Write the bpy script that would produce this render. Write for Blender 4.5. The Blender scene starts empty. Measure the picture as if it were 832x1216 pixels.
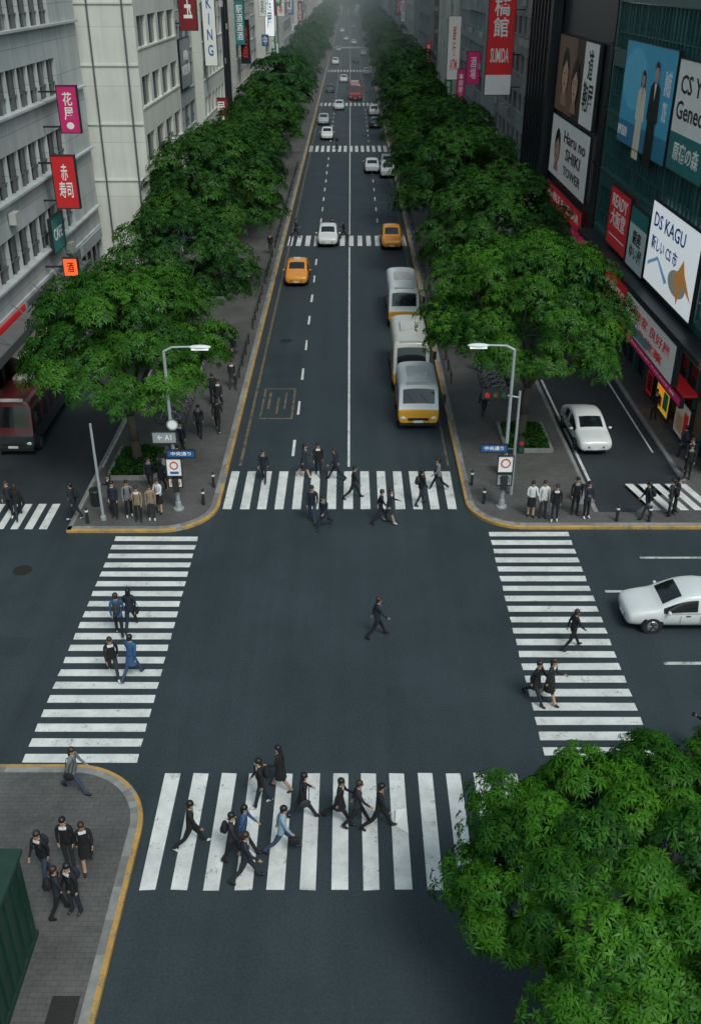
import bpy, math, random
import numpy as np
import bmesh
from mathutils import Vector, Matrix
random.seed(7)
scene=bpy.context.scene
COL=scene.collection

# ------------------------------------------------------------ materials
def newmat(name):
    m=bpy.data.materials.new(name); m.use_nodes=True
    n=m.node_tree.nodes; l=m.node_tree.links
    return m,n,l,n['Principled BSDF']
def N(n,t,**k):
    x=n.new(t)
    for a,b in k.items(): setattr(x,a,b)
    return x
def math_(n,l,op,a,b=None,clamp=False):
    x=n.new('ShaderNodeMath'); x.operation=op; x.use_clamp=clamp
    for i,v in enumerate((a,b)):
        if v is None: continue
        if isinstance(v,(int,float)): x.inputs[i].default_value=v
        else: l.new(v,x.inputs[i])
    return x.outputs[0]
def mixc(n,l,fac,a,b,mode='MIX'):
    x=n.new('ShaderNodeMixRGB'); x.blend_type=mode
    for i,v in zip((0,1,2),(fac,a,b)):
        if isinstance(v,(int,float)): x.inputs[i].default_value=v
        elif isinstance(v,(tuple,list)): x.inputs[i].default_value=(*v[:3],1)
        else: l.new(v,x.inputs[i])
    return x.outputs[0]
def noise(n,l,vec,scale,detail=4,rough=.55):
    x=n.new('ShaderNodeTexNoise'); x.inputs['Scale'].default_value=scale
    x.inputs['Detail'].default_value=detail; x.inputs['Roughness'].default_value=rough
    if vec is not None: l.new(vec,x.inputs['Vector'])
    return x.outputs['Fac']
def ramp(n,l,fac,a,b):
    x=n.new('ShaderNodeMapRange'); l.new(fac,x.inputs[0])
    x.inputs[1].default_value=a; x.inputs[2].default_value=b
    return x.outputs[0]
_cache={}
def pm(name,col,rough=.6,metal=0.,var=.12,scale=3.,bump=0.,bscale=40.,emis=0.,island=0.,coat=0.,spec=.5):
    if name in _cache: return _cache[name]
    m,n,l,b=newmat(name)
    tc=N(n,'ShaderNodeTexCoord')
    c=tuple(col)
    f=noise(n,l,tc.outputs['Object'],scale,2)
    k=math_(n,l,'ADD',math_(n,l,'MULTIPLY',f,2*var),1-var)
    if island:
        g=N(n,'ShaderNodeNewGeometry')
        k=math_(n,l,'MULTIPLY',k,math_(n,l,'ADD',math_(n,l,'MULTIPLY',g.outputs['Random Per Island'],2*island),1-island))
    vm=n.new('ShaderNodeVectorMath'); vm.operation='SCALE'
    vm.inputs[0].default_value=c; l.new(k,vm.inputs['Scale'])
    l.new(vm.outputs[0],b.inputs['Base Color'])
    b.inputs['Roughness'].default_value=rough; b.inputs['Metallic'].default_value=metal
    b.inputs['Coat Weight'].default_value=coat; b.inputs['Specular IOR Level'].default_value=spec
    if emis:
        b.inputs['Emission Color'].default_value=(*c,1); b.inputs['Emission Strength'].default_value=emis
    if bump:
        bp=N(n,'ShaderNodeBump'); bp.inputs['Strength'].default_value=bump; bp.inputs['Distance'].default_value=.02
        l.new(noise(n,l,tc.outputs['Object'],bscale,2),bp.inputs['Height']); l.new(bp.outputs[0],b.inputs['Normal'])
    _cache[name]=m
    return m

def asphalt_mat(name,base,gain=1.):
    m,n,l,b=newmat(name)
    g=N(n,'ShaderNodeNewGeometry'); P=g.outputs['Position']
    big=noise(n,l,P,.22,4,.65); fine=noise(n,l,P,13,3,.8)
    mp=N(n,'ShaderNodeMapping'); mp.inputs['Scale'].default_value=(1.1,.035,1); l.new(P,mp.inputs['Vector'])
    streak=noise(n,l,mp.outputs[0],1.0,2,.6)
    k=math_(n,l,'ADD',math_(n,l,'MULTIPLY',big,.8),math_(n,l,'ADD',math_(n,l,'MULTIPLY',fine,1.3),math_(n,l,'MULTIPLY',streak,.5)))
    k=math_(n,l,'SUBTRACT',k,.3)
    v3=N(n,'ShaderNodeTexVoronoi'); v3.inputs['Scale'].default_value=2.3; l.new(P,v3.inputs['Vector'])
    s3=math_(n,l,'LESS_THAN',v3.outputs['Distance'],.035)
    k=math_(n,l,'ADD',k,math_(n,l,'MULTIPLY',s3,.9))
    k=math_(n,l,'MULTIPLY',k,gain)
    vm=n.new('ShaderNodeVectorMath'); vm.operation='SCALE'; vm.inputs[0].default_value=base; l.new(k,vm.inputs['Scale'])
    l.new(vm.outputs[0],b.inputs['Base Color'])
    b.inputs['Specular IOR Level'].default_value=.35
    l.new(math_(n,l,'ADD',math_(n,l,'MULTIPLY',big,.35),.42),b.inputs['Roughness'])
    bp=N(n,'ShaderNodeBump'); bp.inputs['Strength'].default_value=.45; bp.inputs['Distance'].default_value=.012
    l.new(fine,bp.inputs['Height']); l.new(bp.outputs[0],b.inputs['Normal'])
    return m
def paint_mat(name,col,wear=.5,under=(.034,.046,.053)):
    m,n,l,b=newmat(name)
    g=N(n,'ShaderNodeNewGeometry'); P=g.outputs['Position']
    a=noise(n,l,P,2.2,7,.75); c=noise(n,l,P,20,2,.7)
    f=math_(n,l,'ADD',math_(n,l,'MULTIPLY',a,.65),math_(n,l,'MULTIPLY',c,.35))
    w=ramp(n,l,f,wear-.08,wear+.05)
    d=noise(n,l,P,.9,5,.7)
    dc=mixc(n,l,ramp(n,l,d,.3,.72),tuple(x*.62 for x in col),col)
    l.new(mixc(n,l,w,under,dc),b.inputs['Base Color'])
    b.inputs['Roughness'].default_value=.65
    return m
def paving_mat(name,c1,c2,mort,bw=.4,bh=.2):
    m,n,l,b=newmat(name)
    g=N(n,'ShaderNodeNewGeometry'); P=g.outputs['Position']
    br=N(n,'ShaderNodeTexBrick'); l.new(P,br.inputs['Vector'])
    br.inputs['Color1'].default_value=(*c1,1); br.inputs['Color2'].default_value=(*c2,1); br.inputs['Mortar'].default_value=(*mort,1)
    br.inputs['Scale'].default_value=1; br.inputs['Mortar Size'].default_value=.006
    br.inputs['Brick Width'].default_value=bw; br.inputs['Row Height'].default_value=bh
    k=math_(n,l,'ADD',math_(n,l,'ADD',math_(n,l,'MULTIPLY',noise(n,l,P,.5,4,.65),1.3),math_(n,l,'MULTIPLY',noise(n,l,P,9,3,.7),.8)),-.03)
    v3=N(n,'ShaderNodeTexVoronoi'); v3.inputs['Scale'].default_value=2.0; l.new(P,v3.inputs['Vector'])
    k=math_(n,l,'MULTIPLY',k,math_(n,l,'ADD',math_(n,l,'MULTIPLY',ramp(n,l,v3.outputs['Distance'],.04,.08),.35),.65))
    vm=n.new('ShaderNodeVectorMath'); vm.operation='SCALE'; l.new(br.outputs['Color'],vm.inputs[0]); l.new(k,vm.inputs['Scale'])
    l.new(vm.outputs[0],b.inputs['Base Color']); b.inputs['Roughness'].default_value=.75
    return m
def wall_mat(name,col,pw=3.2,ph=1.7,joint=.55,stain=.6,rough=.8,mortar=.02):
    m,n,l,b=newmat(name)
    g=N(n,'ShaderNodeNewGeometry'); P=g.outputs['Position']
    s=N(n,'ShaderNodeSeparateXYZ'); l.new(P,s.inputs[0])
    cb=N(n,'ShaderNodeCombineXYZ'); l.new(math_(n,l,'ADD',s.outputs[0],s.outputs[1]),cb.inputs[0]); l.new(s.outputs[2],cb.inputs[1])
    br=N(n,'ShaderNodeTexBrick'); l.new(cb.outputs[0],br.inputs['Vector']); br.offset=0
    br.inputs['Color1'].default_value=(*col,1); br.inputs['Color2'].default_value=(*[x*.88 for x in col],1)
    br.inputs['Mortar'].default_value=(*[x*joint for x in col],1)
    br.inputs['Scale'].default_value=1; br.inputs['Mortar Size'].default_value=mortar
    br.inputs['Brick Width'].default_value=pw; br.inputs['Row Height'].default_value=ph
    mp=N(n,'ShaderNodeMapping'); mp.inputs['Scale'].default_value=(1.8,1.8,.1); l.new(P,mp.inputs['Vector'])
    st=noise(n,l,mp.outputs[0],1,4,.7); bl=noise(n,l,P,.35,3,.6)
    k=math_(n,l,'ADD',math_(n,l,'ADD',math_(n,l,'MULTIPLY',st,stain*1.2),math_(n,l,'MULTIPLY',bl,stain*.9)),1-1.05*stain)
    vm=n.new('ShaderNodeVectorMath'); vm.operation='SCALE'; l.new(br.outputs['Color'],vm.inputs[0]); l.new(k,vm.inputs['Scale'])
    l.new(vm.outputs[0],b.inputs['Base Color']); b.inputs['Roughness'].default_value=rough
    return m
def glass_mat(name,dark,light,thr=.75,rough=.12):
    m,n,l,b=newmat(name)
    g=N(n,'ShaderNodeNewGeometry')
    r=g.outputs['Random Per Island']
    f=ramp(n,l,r,thr,1.0)
    ns=noise(n,l,g.outputs['Position'],1.5,2)
    l.new(mixc(n,l,math_(n,l,'MULTIPLY',f,math_(n,l,'ADD',ns,.3),True),dark,light),b.inputs['Base Color'])
    b.inputs['Roughness'].default_value=rough; b.inputs['Specular IOR Level'].default_value=.8
    return m
def leaf_mat(name,dark,light):
    m,n,l,b=newmat(name)
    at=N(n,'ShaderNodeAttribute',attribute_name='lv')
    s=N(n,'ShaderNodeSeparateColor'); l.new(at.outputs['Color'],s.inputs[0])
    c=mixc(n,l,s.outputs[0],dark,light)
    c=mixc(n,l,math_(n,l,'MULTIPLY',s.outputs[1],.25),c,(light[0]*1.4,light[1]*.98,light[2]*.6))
    n.remove(b)
    df=N(n,'ShaderNodeBsdfDiffuse'); l.new(c,df.inputs['Color'])
    tr=N(n,'ShaderNodeBsdfTranslucent'); l.new(mixc(n,l,1.0,c,(1.1,1.15,.6),'MULTIPLY'),tr.inputs['Color'])
    mx=N(n,'ShaderNodeMixShader'); mx.inputs[0].default_value=.15
    l.new(df.outputs[0],mx.inputs[1]); l.new(tr.outputs[0],mx.inputs[2])
    gl=N(n,'ShaderNodeBsdfGlossy'); gl.inputs['Roughness'].default_value=.4; gl.inputs['Color'].default_value=(.7,.9,.7,1)
    m2=N(n,'ShaderNodeMixShader'); m2.inputs[0].default_value=.012
    l.new(mx.outputs[0],m2.inputs[1]); l.new(gl.outputs[0],m2.inputs[2])
    l.new(m2.outputs[0],n['Material Output'].inputs['Surface'])
    return m

M_asph=asphalt_mat('asphalt',(.030,.043,.050))
M_patch=asphalt_mat('asphalt_patch',(.030,.043,.050),.88)
M_asph2=asphalt_mat('asphalt_service',(.029,.037,.042))
M_ground=asphalt_mat('ground_surface',(.05,.056,.057))
M_white=paint_mat('white_road_paint',(.78,.79,.77),.40)
M_whiteold=paint_mat('worn_white_paint',(.6,.62,.62),.46)
M_yell=paint_mat('yellow_road_paint',(.58,.34,.09),.45,under=(.14,.14,.13))
M_yellfaint=paint_mat('faint_yellow_paint',(.3,.2,.09),.51)
M_pave=paving_mat('paving',(.098,.096,.092),(.084,.083,.081),(.05,.05,.049),.3,.15)
M_kerb=pm('kerb_stone',(.22,.22,.21),.8,var=.4,scale=4,island=.25)
M_conc=wall_mat('concrete_grey',(.46,.49,.49),3.0,1.95)
M_conc_lt=wall_mat('concrete_light',(.66,.67,.62),6.5,3.6,.7,.35)
M_conc_b=wall_mat('concrete_blue',(.36,.40,.41),2.2,1.7)
M_concR=wall_mat('concrete_grey_dark',(.36,.38,.38),3.0,1.95)  # grey concrete panels in a darker tone, for the right-hand buildings
M_tile=wall_mat('tile_grey',(.46,.46,.44),.6,.3,.75,.5)
M_brown=wall_mat('panel_brown',(.24,.21,.18),1.5,3.4)
M_dark=wall_mat('panel_black',(.022,.027,.033),1.2,2.4,.4,.4,.35)
M_win=glass_mat('window_glass',(.014,.022,.026),(.25,.26,.25),.65)
M_teal=glass_mat('teal_glass',(.018,.085,.085),(.14,.29,.28),.3,.1)
M_shop=glass_mat('shop_glass',(.015,.015,.016),(.4,.26,.12),.6)  # warm tone paints lit shop interiors into the pane colour
M_frame=pm('window_frame',(.14,.15,.16),.4,.3)
M_mull=wall_mat('teal_panel',(.05,.14,.135),1.4,3.65,.5,.5,.35)
M_roof=pm('roof_felt',(.12,.12,.12),.9,var=.3,scale=.6)
M_bark=pm('bark',(.085,.068,.05),.9,var=.4,scale=6,bump=.8,bscale=20)
M_soil=pm('soil',(.03,.025,.018),.95,var=.3)
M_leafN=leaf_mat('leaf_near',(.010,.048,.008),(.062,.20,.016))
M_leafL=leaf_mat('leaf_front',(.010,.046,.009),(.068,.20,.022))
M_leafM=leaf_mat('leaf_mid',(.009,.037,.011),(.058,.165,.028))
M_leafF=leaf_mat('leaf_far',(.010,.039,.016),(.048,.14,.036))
M_metal=pm('galvanised_steel',(.45,.48,.5),.45,.4,var=.15)
M_dmetal=pm('dark_metal',(.05,.055,.06),.45,.6)
M_black=pm('black_plastic',(.015,.015,.016),.5)
M_rubber=pm('tyre_rubber',(.018,.018,.018),.8)
M_cglass=pm('car_glass',(.01,.013,.015),.06,0,spec=.8)
M_alloy=pm('alloy_wheel',(.45,.46,.47),.3,.8)
M_lampw=pm('headlamp',(.75,.77,.78),.12,0,coat=.5)
M_lampr=pm('tail_lamp',(.4,.01,.01),.2)
M_plate=pm('number_plate',(.65,.65,.6),.5)
def flat(name,c,em=0.,r=.5): return pm('col_'+name,c,r,var=.14,scale=.8,emis=em)
RED=flat('red',(.5,.018,.022),.15); DRED=flat('dark_red',(.22,.015,.02)); WHT=flat('white',(.74,.75,.73),.08)
LWHT=flat('lit_white',(.82,.87,.9),.45); PINK=flat('magenta',(.45,.02,.12),.2); BLU=flat('poster_blue',(.045,.28,.45),.15)
BLK=flat('ink',(.012,.012,.014)); SKN=flat('print_skin',(.58,.34,.24),.06); HAIRP=flat('print_hair',(.03,.018,.012))
YEL=flat('sign_yellow',(.7,.4,.03),.5); TEAL=flat('sign_teal',(.03,.2,.2),.03); GRY=flat('grey_print',(.3,.32,.34)); BRN=flat('poster_brown',(.09,.05,.035))
CREAM=flat('cream',(.66,.61,.5),.08); SBLU=flat('sign_blue',(.02,.11,.34),.05); GRN=flat('sign_green',(.02,.2,.09),.08); ORG=flat('lit_orange',(.9,.12,.03),.8)
LIPS=flat('print_lips',(.4,.06,.06)); SHDW=flat('print_tan',(.4,.21,.14),.05)

# ------------------------------------------------------------ mesh builder
class MB:
    def __init__(s): s.v=[];s.f=[];s.m=[]
    def box(s,x0,x1,y0,y1,z0,z1,m=0):
        if x0>x1:x0,x1=x1,x0
        if y0>y1:y0,y1=y1,y0
        b=len(s.v)
        s.v+=[(x0,y0,z0),(x1,y0,z0),(x1,y1,z0),(x0,y1,z0),(x0,y0,z1),(x1,y0,z1),(x1,y1,z1),(x0,y1,z1)]
        for q in((0,3,2,1),(4,5,6,7),(0,1,5,4),(1,2,6,5),(2,3,7,6),(3,0,4,7)):
            s.f.append(tuple(b+i for i in q)); s.m.append(m)
    def poly(s,pts,m=0):
        b=len(s.v); s.v+=[tuple(p) for p in pts]; s.f.append(tuple(range(b,b+len(pts)))); s.m.append(m)
    def tube(s,p0,p1,r0,r1,n=8,m=0,caps=True):
        p0=Vector(p0);p1=Vector(p1);d=(p1-p0)
        if d.length<1e-6:return
        d.normalize(); a=Vector((0,0,1)) if abs(d.z)<.9 else Vector((1,0,0))
        u=d.cross(a).normalized(); w=d.cross(u)
        b=len(s.v)
        for p,r in((p0,r0),(p1,r1)):
            for i in range(n):
                t=2*math.pi*i/n; s.v.append(tuple(p+u*math.cos(t)*r+w*math.sin(t)*r))
        for i in range(n):
            j=(i+1)%n; s.f.append((b+i,b+j,b+n+j,b+n+i)); s.m.append(m)
        if caps:
            s.f.append(tuple(b+i for i in reversed(range(n)))); s.m.append(m)
            s.f.append(tuple(b+n+i for i in range(n))); s.m.append(m)
    def path(s,pts,rs,n=8,m=0):
        for i in range(len(pts)-1): s.tube(pts[i],pts[i+1],rs[i],rs[i+1],n,m,i==0 or i==len(pts)-2)
    def ell(s,c,r,nu=12,nv=8,m=0):
        b=len(s.v)
        for j in range(1,nv):
            ph=math.pi*j/nv
            for i in range(nu):
                t=2*math.pi*i/nu
                s.v.append((c[0]+r[0]*math.sin(ph)*math.cos(t),c[1]+r[1]*math.sin(ph)*math.sin(t),c[2]+r[2]*math.cos(ph)))
        top=len(s.v); s.v.append((c[0],c[1],c[2]+r[2])); s.v.append((c[0],c[1],c[2]-r[2]))
        for j in range(nv-2):
            for i in range(nu):
                k=(i+1)%nu; s.f.append((b+j*nu+i,b+(j+1)*nu+i,b+(j+1)*nu+k,b+j*nu+k)); s.m.append(m)
        for i in range(nu):
            k=(i+1)%nu; s.f.append((top,b+i,b+k)); s.m.append(m)
            s.f.append((top+1,b+(nv-2)*nu+k,b+(nv-2)*nu+i)); s.m.append(m)
    def mesh(s,name,mats,smooth=False,origin=(0,0,0)):
        me=bpy.data.meshes.new(name)
        o=origin
        vs=[(a-o[0],b-o[1],c-o[2]) for a,b,c in s.v] if any(o) else s.v
        me.from_pydata(vs,[],s.f)
        for m in mats: me.materials.append(m)
        me.polygons.foreach_set('material_index',s.m)
        if smooth: me.polygons.foreach_set('use_smooth',[True]*len(s.f))
        me.update()
        return me
    def obj(s,name,mats,smooth=False,origin=(0,0,0),parent=None):
        return mkobj(name,s.mesh(name,mats,smooth,origin),origin,parent=parent)
def mkobj(name,me,loc=(0,0,0),rz=0,scale=1,parent=None):
    ob=bpy.data.objects.new(name,me); COL.objects.link(ob)
    ob.location=loc; ob.rotation_euler=(0,0,rz)
    ob.scale=(scale,)*3 if not isinstance(scale,tuple) else scale
    if parent: ob.parent=parent
    return ob
def empty(name,loc=(0,0,0)):
    e=bpy.data.objects.new(name,None); COL.objects.link(e); e.location=loc; return e

# ------------------------------------------------------------ ground
g=MB(); g.poly([(-1500,-400,0),(1500,-400,0),(1500,2600,0),(-1500,2600,0)])
g.obj('ground',[M_ground])
KL,KR=-5.9,5.2
YN,YS=36.0,21.9
g=MB()
g.poly([(-9,-60,.004),(9,-60,.004),(9,20,.004),(-9,20,.004)])
g.poly([(-120,20,.004),(120,20,.004),(120,38.5,.004),(-120,38.5,.004)])
g.poly([(-9,38.5,.004),(9,38.5,.004),(9,580,.004),(-9,580,.004)])
g.obj('road',[M_asph])
g=MB()
g.poly([(-18,38.5,.005),(-9,38.5,.005),(-9,560,.005),(-18,560,.005)]); g.poly([(9,38.5,.005),(17,38.5,.005),(17,560,.005),(9,560,.005)])
g.obj('service_road',[M_asph2])
g=MB()
for x0,x1,y0,y1 in((-4.9,-3.0,54.5,58.5),(3.0,4.6,94,104),(12.5,14.6,23.5,24.9),(-14.5,-11.5,27.4,28.5)):
    g.poly([(x0,y0,.0065),(x1,y0,.0065),(x1,y1,.0065),(x0,y1,.0065)],0)
g.obj('road_repair_patch',[M_patch])

def arc(cx,cy,r,a0,a1,n=14):
    return [(cx+r*math.cos(math.radians(a0+(a1-a0)*i/n)),cy+r*math.sin(math.radians(a0+(a1-a0)*i/n))) for i in range(n+1)]
def slab(name,pts,h=.13,mat=M_pave):
    g=MB(); n=len(pts)
    a=sum(pts[i][0]*pts[(i+1)%n][1]-pts[(i+1)%n][0]*pts[i][1] for i in range(n))
    if a<0: pts=pts[::-1]
    g.poly([(x,y,h) for x,y in pts])
    for i in range(n):
        p,q=pts[i],pts[(i+1)%n]; g.poly([(p[0],p[1],-.02),(q[0],q[1],-.02),(q[0],q[1],h),(p[0],p[1],h)])
    return g.obj(name,[mat])
def resample(path,step):
    out=[path[0]]; 
    for i in range(len(path)-1):
        p,q=Vector(path[i]),Vector(path[i+1]); L=(q-p).length
        k=max(1,int(round(L/step)))
        for j in range(1,k+1): out.append(tuple(p+(q-p)*j/k))
    return out
def kerb(name,path,side,step=1.0,yellow=True,w=.34):
    p=resample(path,step); g=MB(); n=len(p)
    nor=[]
    for i in range(n):
        a=Vector(p[max(i-1,0)]);b=Vector(p[min(i+1,n-1)]);d=(b-a).normalized(); nor.append(Vector((-d.y,d.x))*side)
    zt=.145
    for i in range(n-1):
        P=[Vector(p[i]),Vector(p[i+1])]; Q=[nor[i],nor[i+1]]
        def strip(o0,z0,o1,z1,m):
            a=P[0]+Q[0]*o0;b=P[1]+Q[1]*o0;c=P[1]+Q[1]*o1;d=P[0]+Q[0]*o1
            g.poly([(a.x,a.y,z0),(b.x,b.y,z0),(c.x,c.y,z1),(d.x,d.y,z1)],m)
        yl=1 if yellow and random.random()>.05 else 0
        strip(-.012,-.01,-.012,zt-.02,yl); strip(-.012,zt-.02,.01,zt,yl)
        strip(.01,zt,.12,zt,yl); strip(.12,zt,w,zt,0); strip(w,zt,w,.1,0)
    return g.obj(name,[M_kerb,M_yell])
r=2.4
WX=-17.5
slab('pavement',[(-12.2,36.0),(KL-r,YN)]+arc(KL-r,YN+r,r,-90,0)+[(KL,560),(-12.2,560)])
kerb('kerb',[(-12.2,YN),(KL-r,YN)]+arc(KL-r,YN+r,r,-90,0)+[(KL,200)],1)
kerb('kerb',[(KL,201),(KL,560)],1,8)
kerb('kerb',[(-12.2,300),(-12.2,YN)],1,2,False,.2)
slab('pavement',[(-90,36),(WX,36),(WX,560),(-90,560)])
kerb('kerb',[(-60,YN),(WX,YN),(WX,150)],1,1.5,False,.25)
ne=[(KR+r,36.3)]+[(90,36.3),(90,560),(15.6,560),(15.6,40.6),(12.6,37.6),(11.0,37.6),(11.0,560),(KR,560)]+arc(KR+r,36.3+r,r,180,270)
slab('pavement',ne)
kerb('kerb',[(KR,200),(KR,36.3+r)]+arc(KR+r,36.3+r,r,180,270)+[(60,36.3)],1)
kerb('kerb',[(KR,560),(KR,201)],1,8)
kerb('kerb',[(11,37.6),(11,250)],1,2,False,.2); kerb('kerb',[(15.6,200),(15.6,40.6)],1,2,False,.2)
slab('pavement',[(-90,YS),(-90,-50),(-5.85,-50)]+arc(-5.85-2.5,YS-2.5,2.5,0,90))
kerb('kerb',[(-5.85,-40)]+arc(-5.85-2.5,YS-2.5,2.5,0,90)+[(-60,YS)],1)
slab('pavement',[(90,YS),(5.4+2.4,YS)]+arc(5.4+2.4,YS-2.4,2.4,90,180)+[(5.4,-50),(90,-50)])
kerb('kerb',[(60,YS)]+arc(5.4+2.4,YS-2.4,2.4,90,180)+[(5.4,-40)],1)

Z=.009
def marks(name,rects,mat,z=Z):
    g=MB()
    for x0,x1,y0,y1 in rects:
        j=lambda:random.uniform(-.018,.018)
        g.poly([(x0+j(),y0+j(),z),(x1+j(),y0+j(),z),(x1+j(),y1+j(),z),(x0+j(),y1+j(),z)])
    return g.obj(name,[mat])
marks('crosswalk',[(-5.55+.84*i,-5.55+.84*i+.44,17.4,21.65) for i in range(13)],M_white)
marks('crosswalk',[(-5.75+.778*i,-5.75+.778*i+.42,38.1,41.9) for i in range(14)],M_white)
marks('crosswalk',[(-10.0,-6.5,22.1+.695*i,22.1+.695*i+.37) for i in range(20)],M_white)
marks('crosswalk',[(5.95,9.35,22.4+.70*i,22.4+.70*i+.37) for i in range(20)],M_white)
marks('crosswalk',[(-17.2+.62*i,-17.2+.62*i+.34,36.3,38.6) for i in range(7)],M_white)
g=MB()
for i in range(5):
    x=13.1+.62*i; g.poly([(x+.35,37.75,.15),(x+.72,37.75,.15),(x+.1,40.3,.15),(x-.27,40.3,.15)])
g.obj('crosswalk',[M_white])
XW=((86.4,90.2),(138.5,143.8),(191,196),(262,268),(350,357))
for y0,y1 in XW:
    marks('crosswalk',[(-5.6+.78*i,-5.6+.78*i+.42,y0,y1) for i in range(14)],M_white)
L=[(-.13,-.02,42.4,86),(-.13,-.02,90.6,138),(-.13,-.02,144.2,190.5),(-.13,-.02,197,261),(-.13,-.02,269,349),(-.13,-.02,358,556)]
marks('road_line',L,M_white)
D=[]
y=43.6
while y<560:
    if not any(a-2<y<b+1 for a,b in XW):
        D.append((-2.93,-2.8,y,y+1.9))
        if y>95: D.append((2.55,2.68,y,y+1.9))
    y+=5.2
marks('road_line',D,M_white)
marks('road_line',[(-5.45,-5.33,42.5,560),(4.72,4.82,42.5,560)],M_yellfaint)
marks('road_line',[(-30,-14.6,33.2,33.35),(-30,-13.6,30.9,31.05),(11.9,40,33.9,34.05),(9.9,12.4,31.4,31.55),(10.9,16,26.9,27.05),(-30,-12.5,25,25.15),(19,24,26.9,27.05)],M_whiteold)
marks('parking_line',[(-12.05,-11.93,42,60)],M_whiteold,.15)
marks('parking_line',[(11.25,11.37,40.5,54),(15.1,15.2,44,120)],M_white,.012)
a,b,c,d=-4.95,-3.15,48.2,52.6
marks('box_marking',[(a,a+.1,c,d),(b-.1,b,c,d),(a+.1,b-.1,c,c+.12),(a+.1,b-.1,d-.12,d),(-4.1,-4.0,48.9,51.3),(-4.6,-4.5,49.6,52),(-3.7,-3.6,49.6,52)],M_yellfaint)
marks('box_marking',[(3.0,3.1,74,77),(4.6,4.7,74,77),(3.1,4.6,74,74.15),(3.1,4.6,76.85,77)],M_whiteold)
g=MB(); 
for (x,y) in((-13.2,33.0),(-4.2,61)):
    pts=[(x+.38*math.cos(t*math.pi/12),y+.38*math.sin(t*math.pi/12),.012) for t in range(24)]; g.poly(pts)
g.obj('manhole_cover',[pm('cast_iron',(.03,.028,.027),.6,.4,bump=1,bscale=60)])
g=MB(); g.box(-6.95,-6.3,13.6,14.3,.1,.137); g.obj('pavement_hatch',[pm('hatch_iron',(.04,.038,.036),.6,.4,bump=1,bscale=40)])

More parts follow.
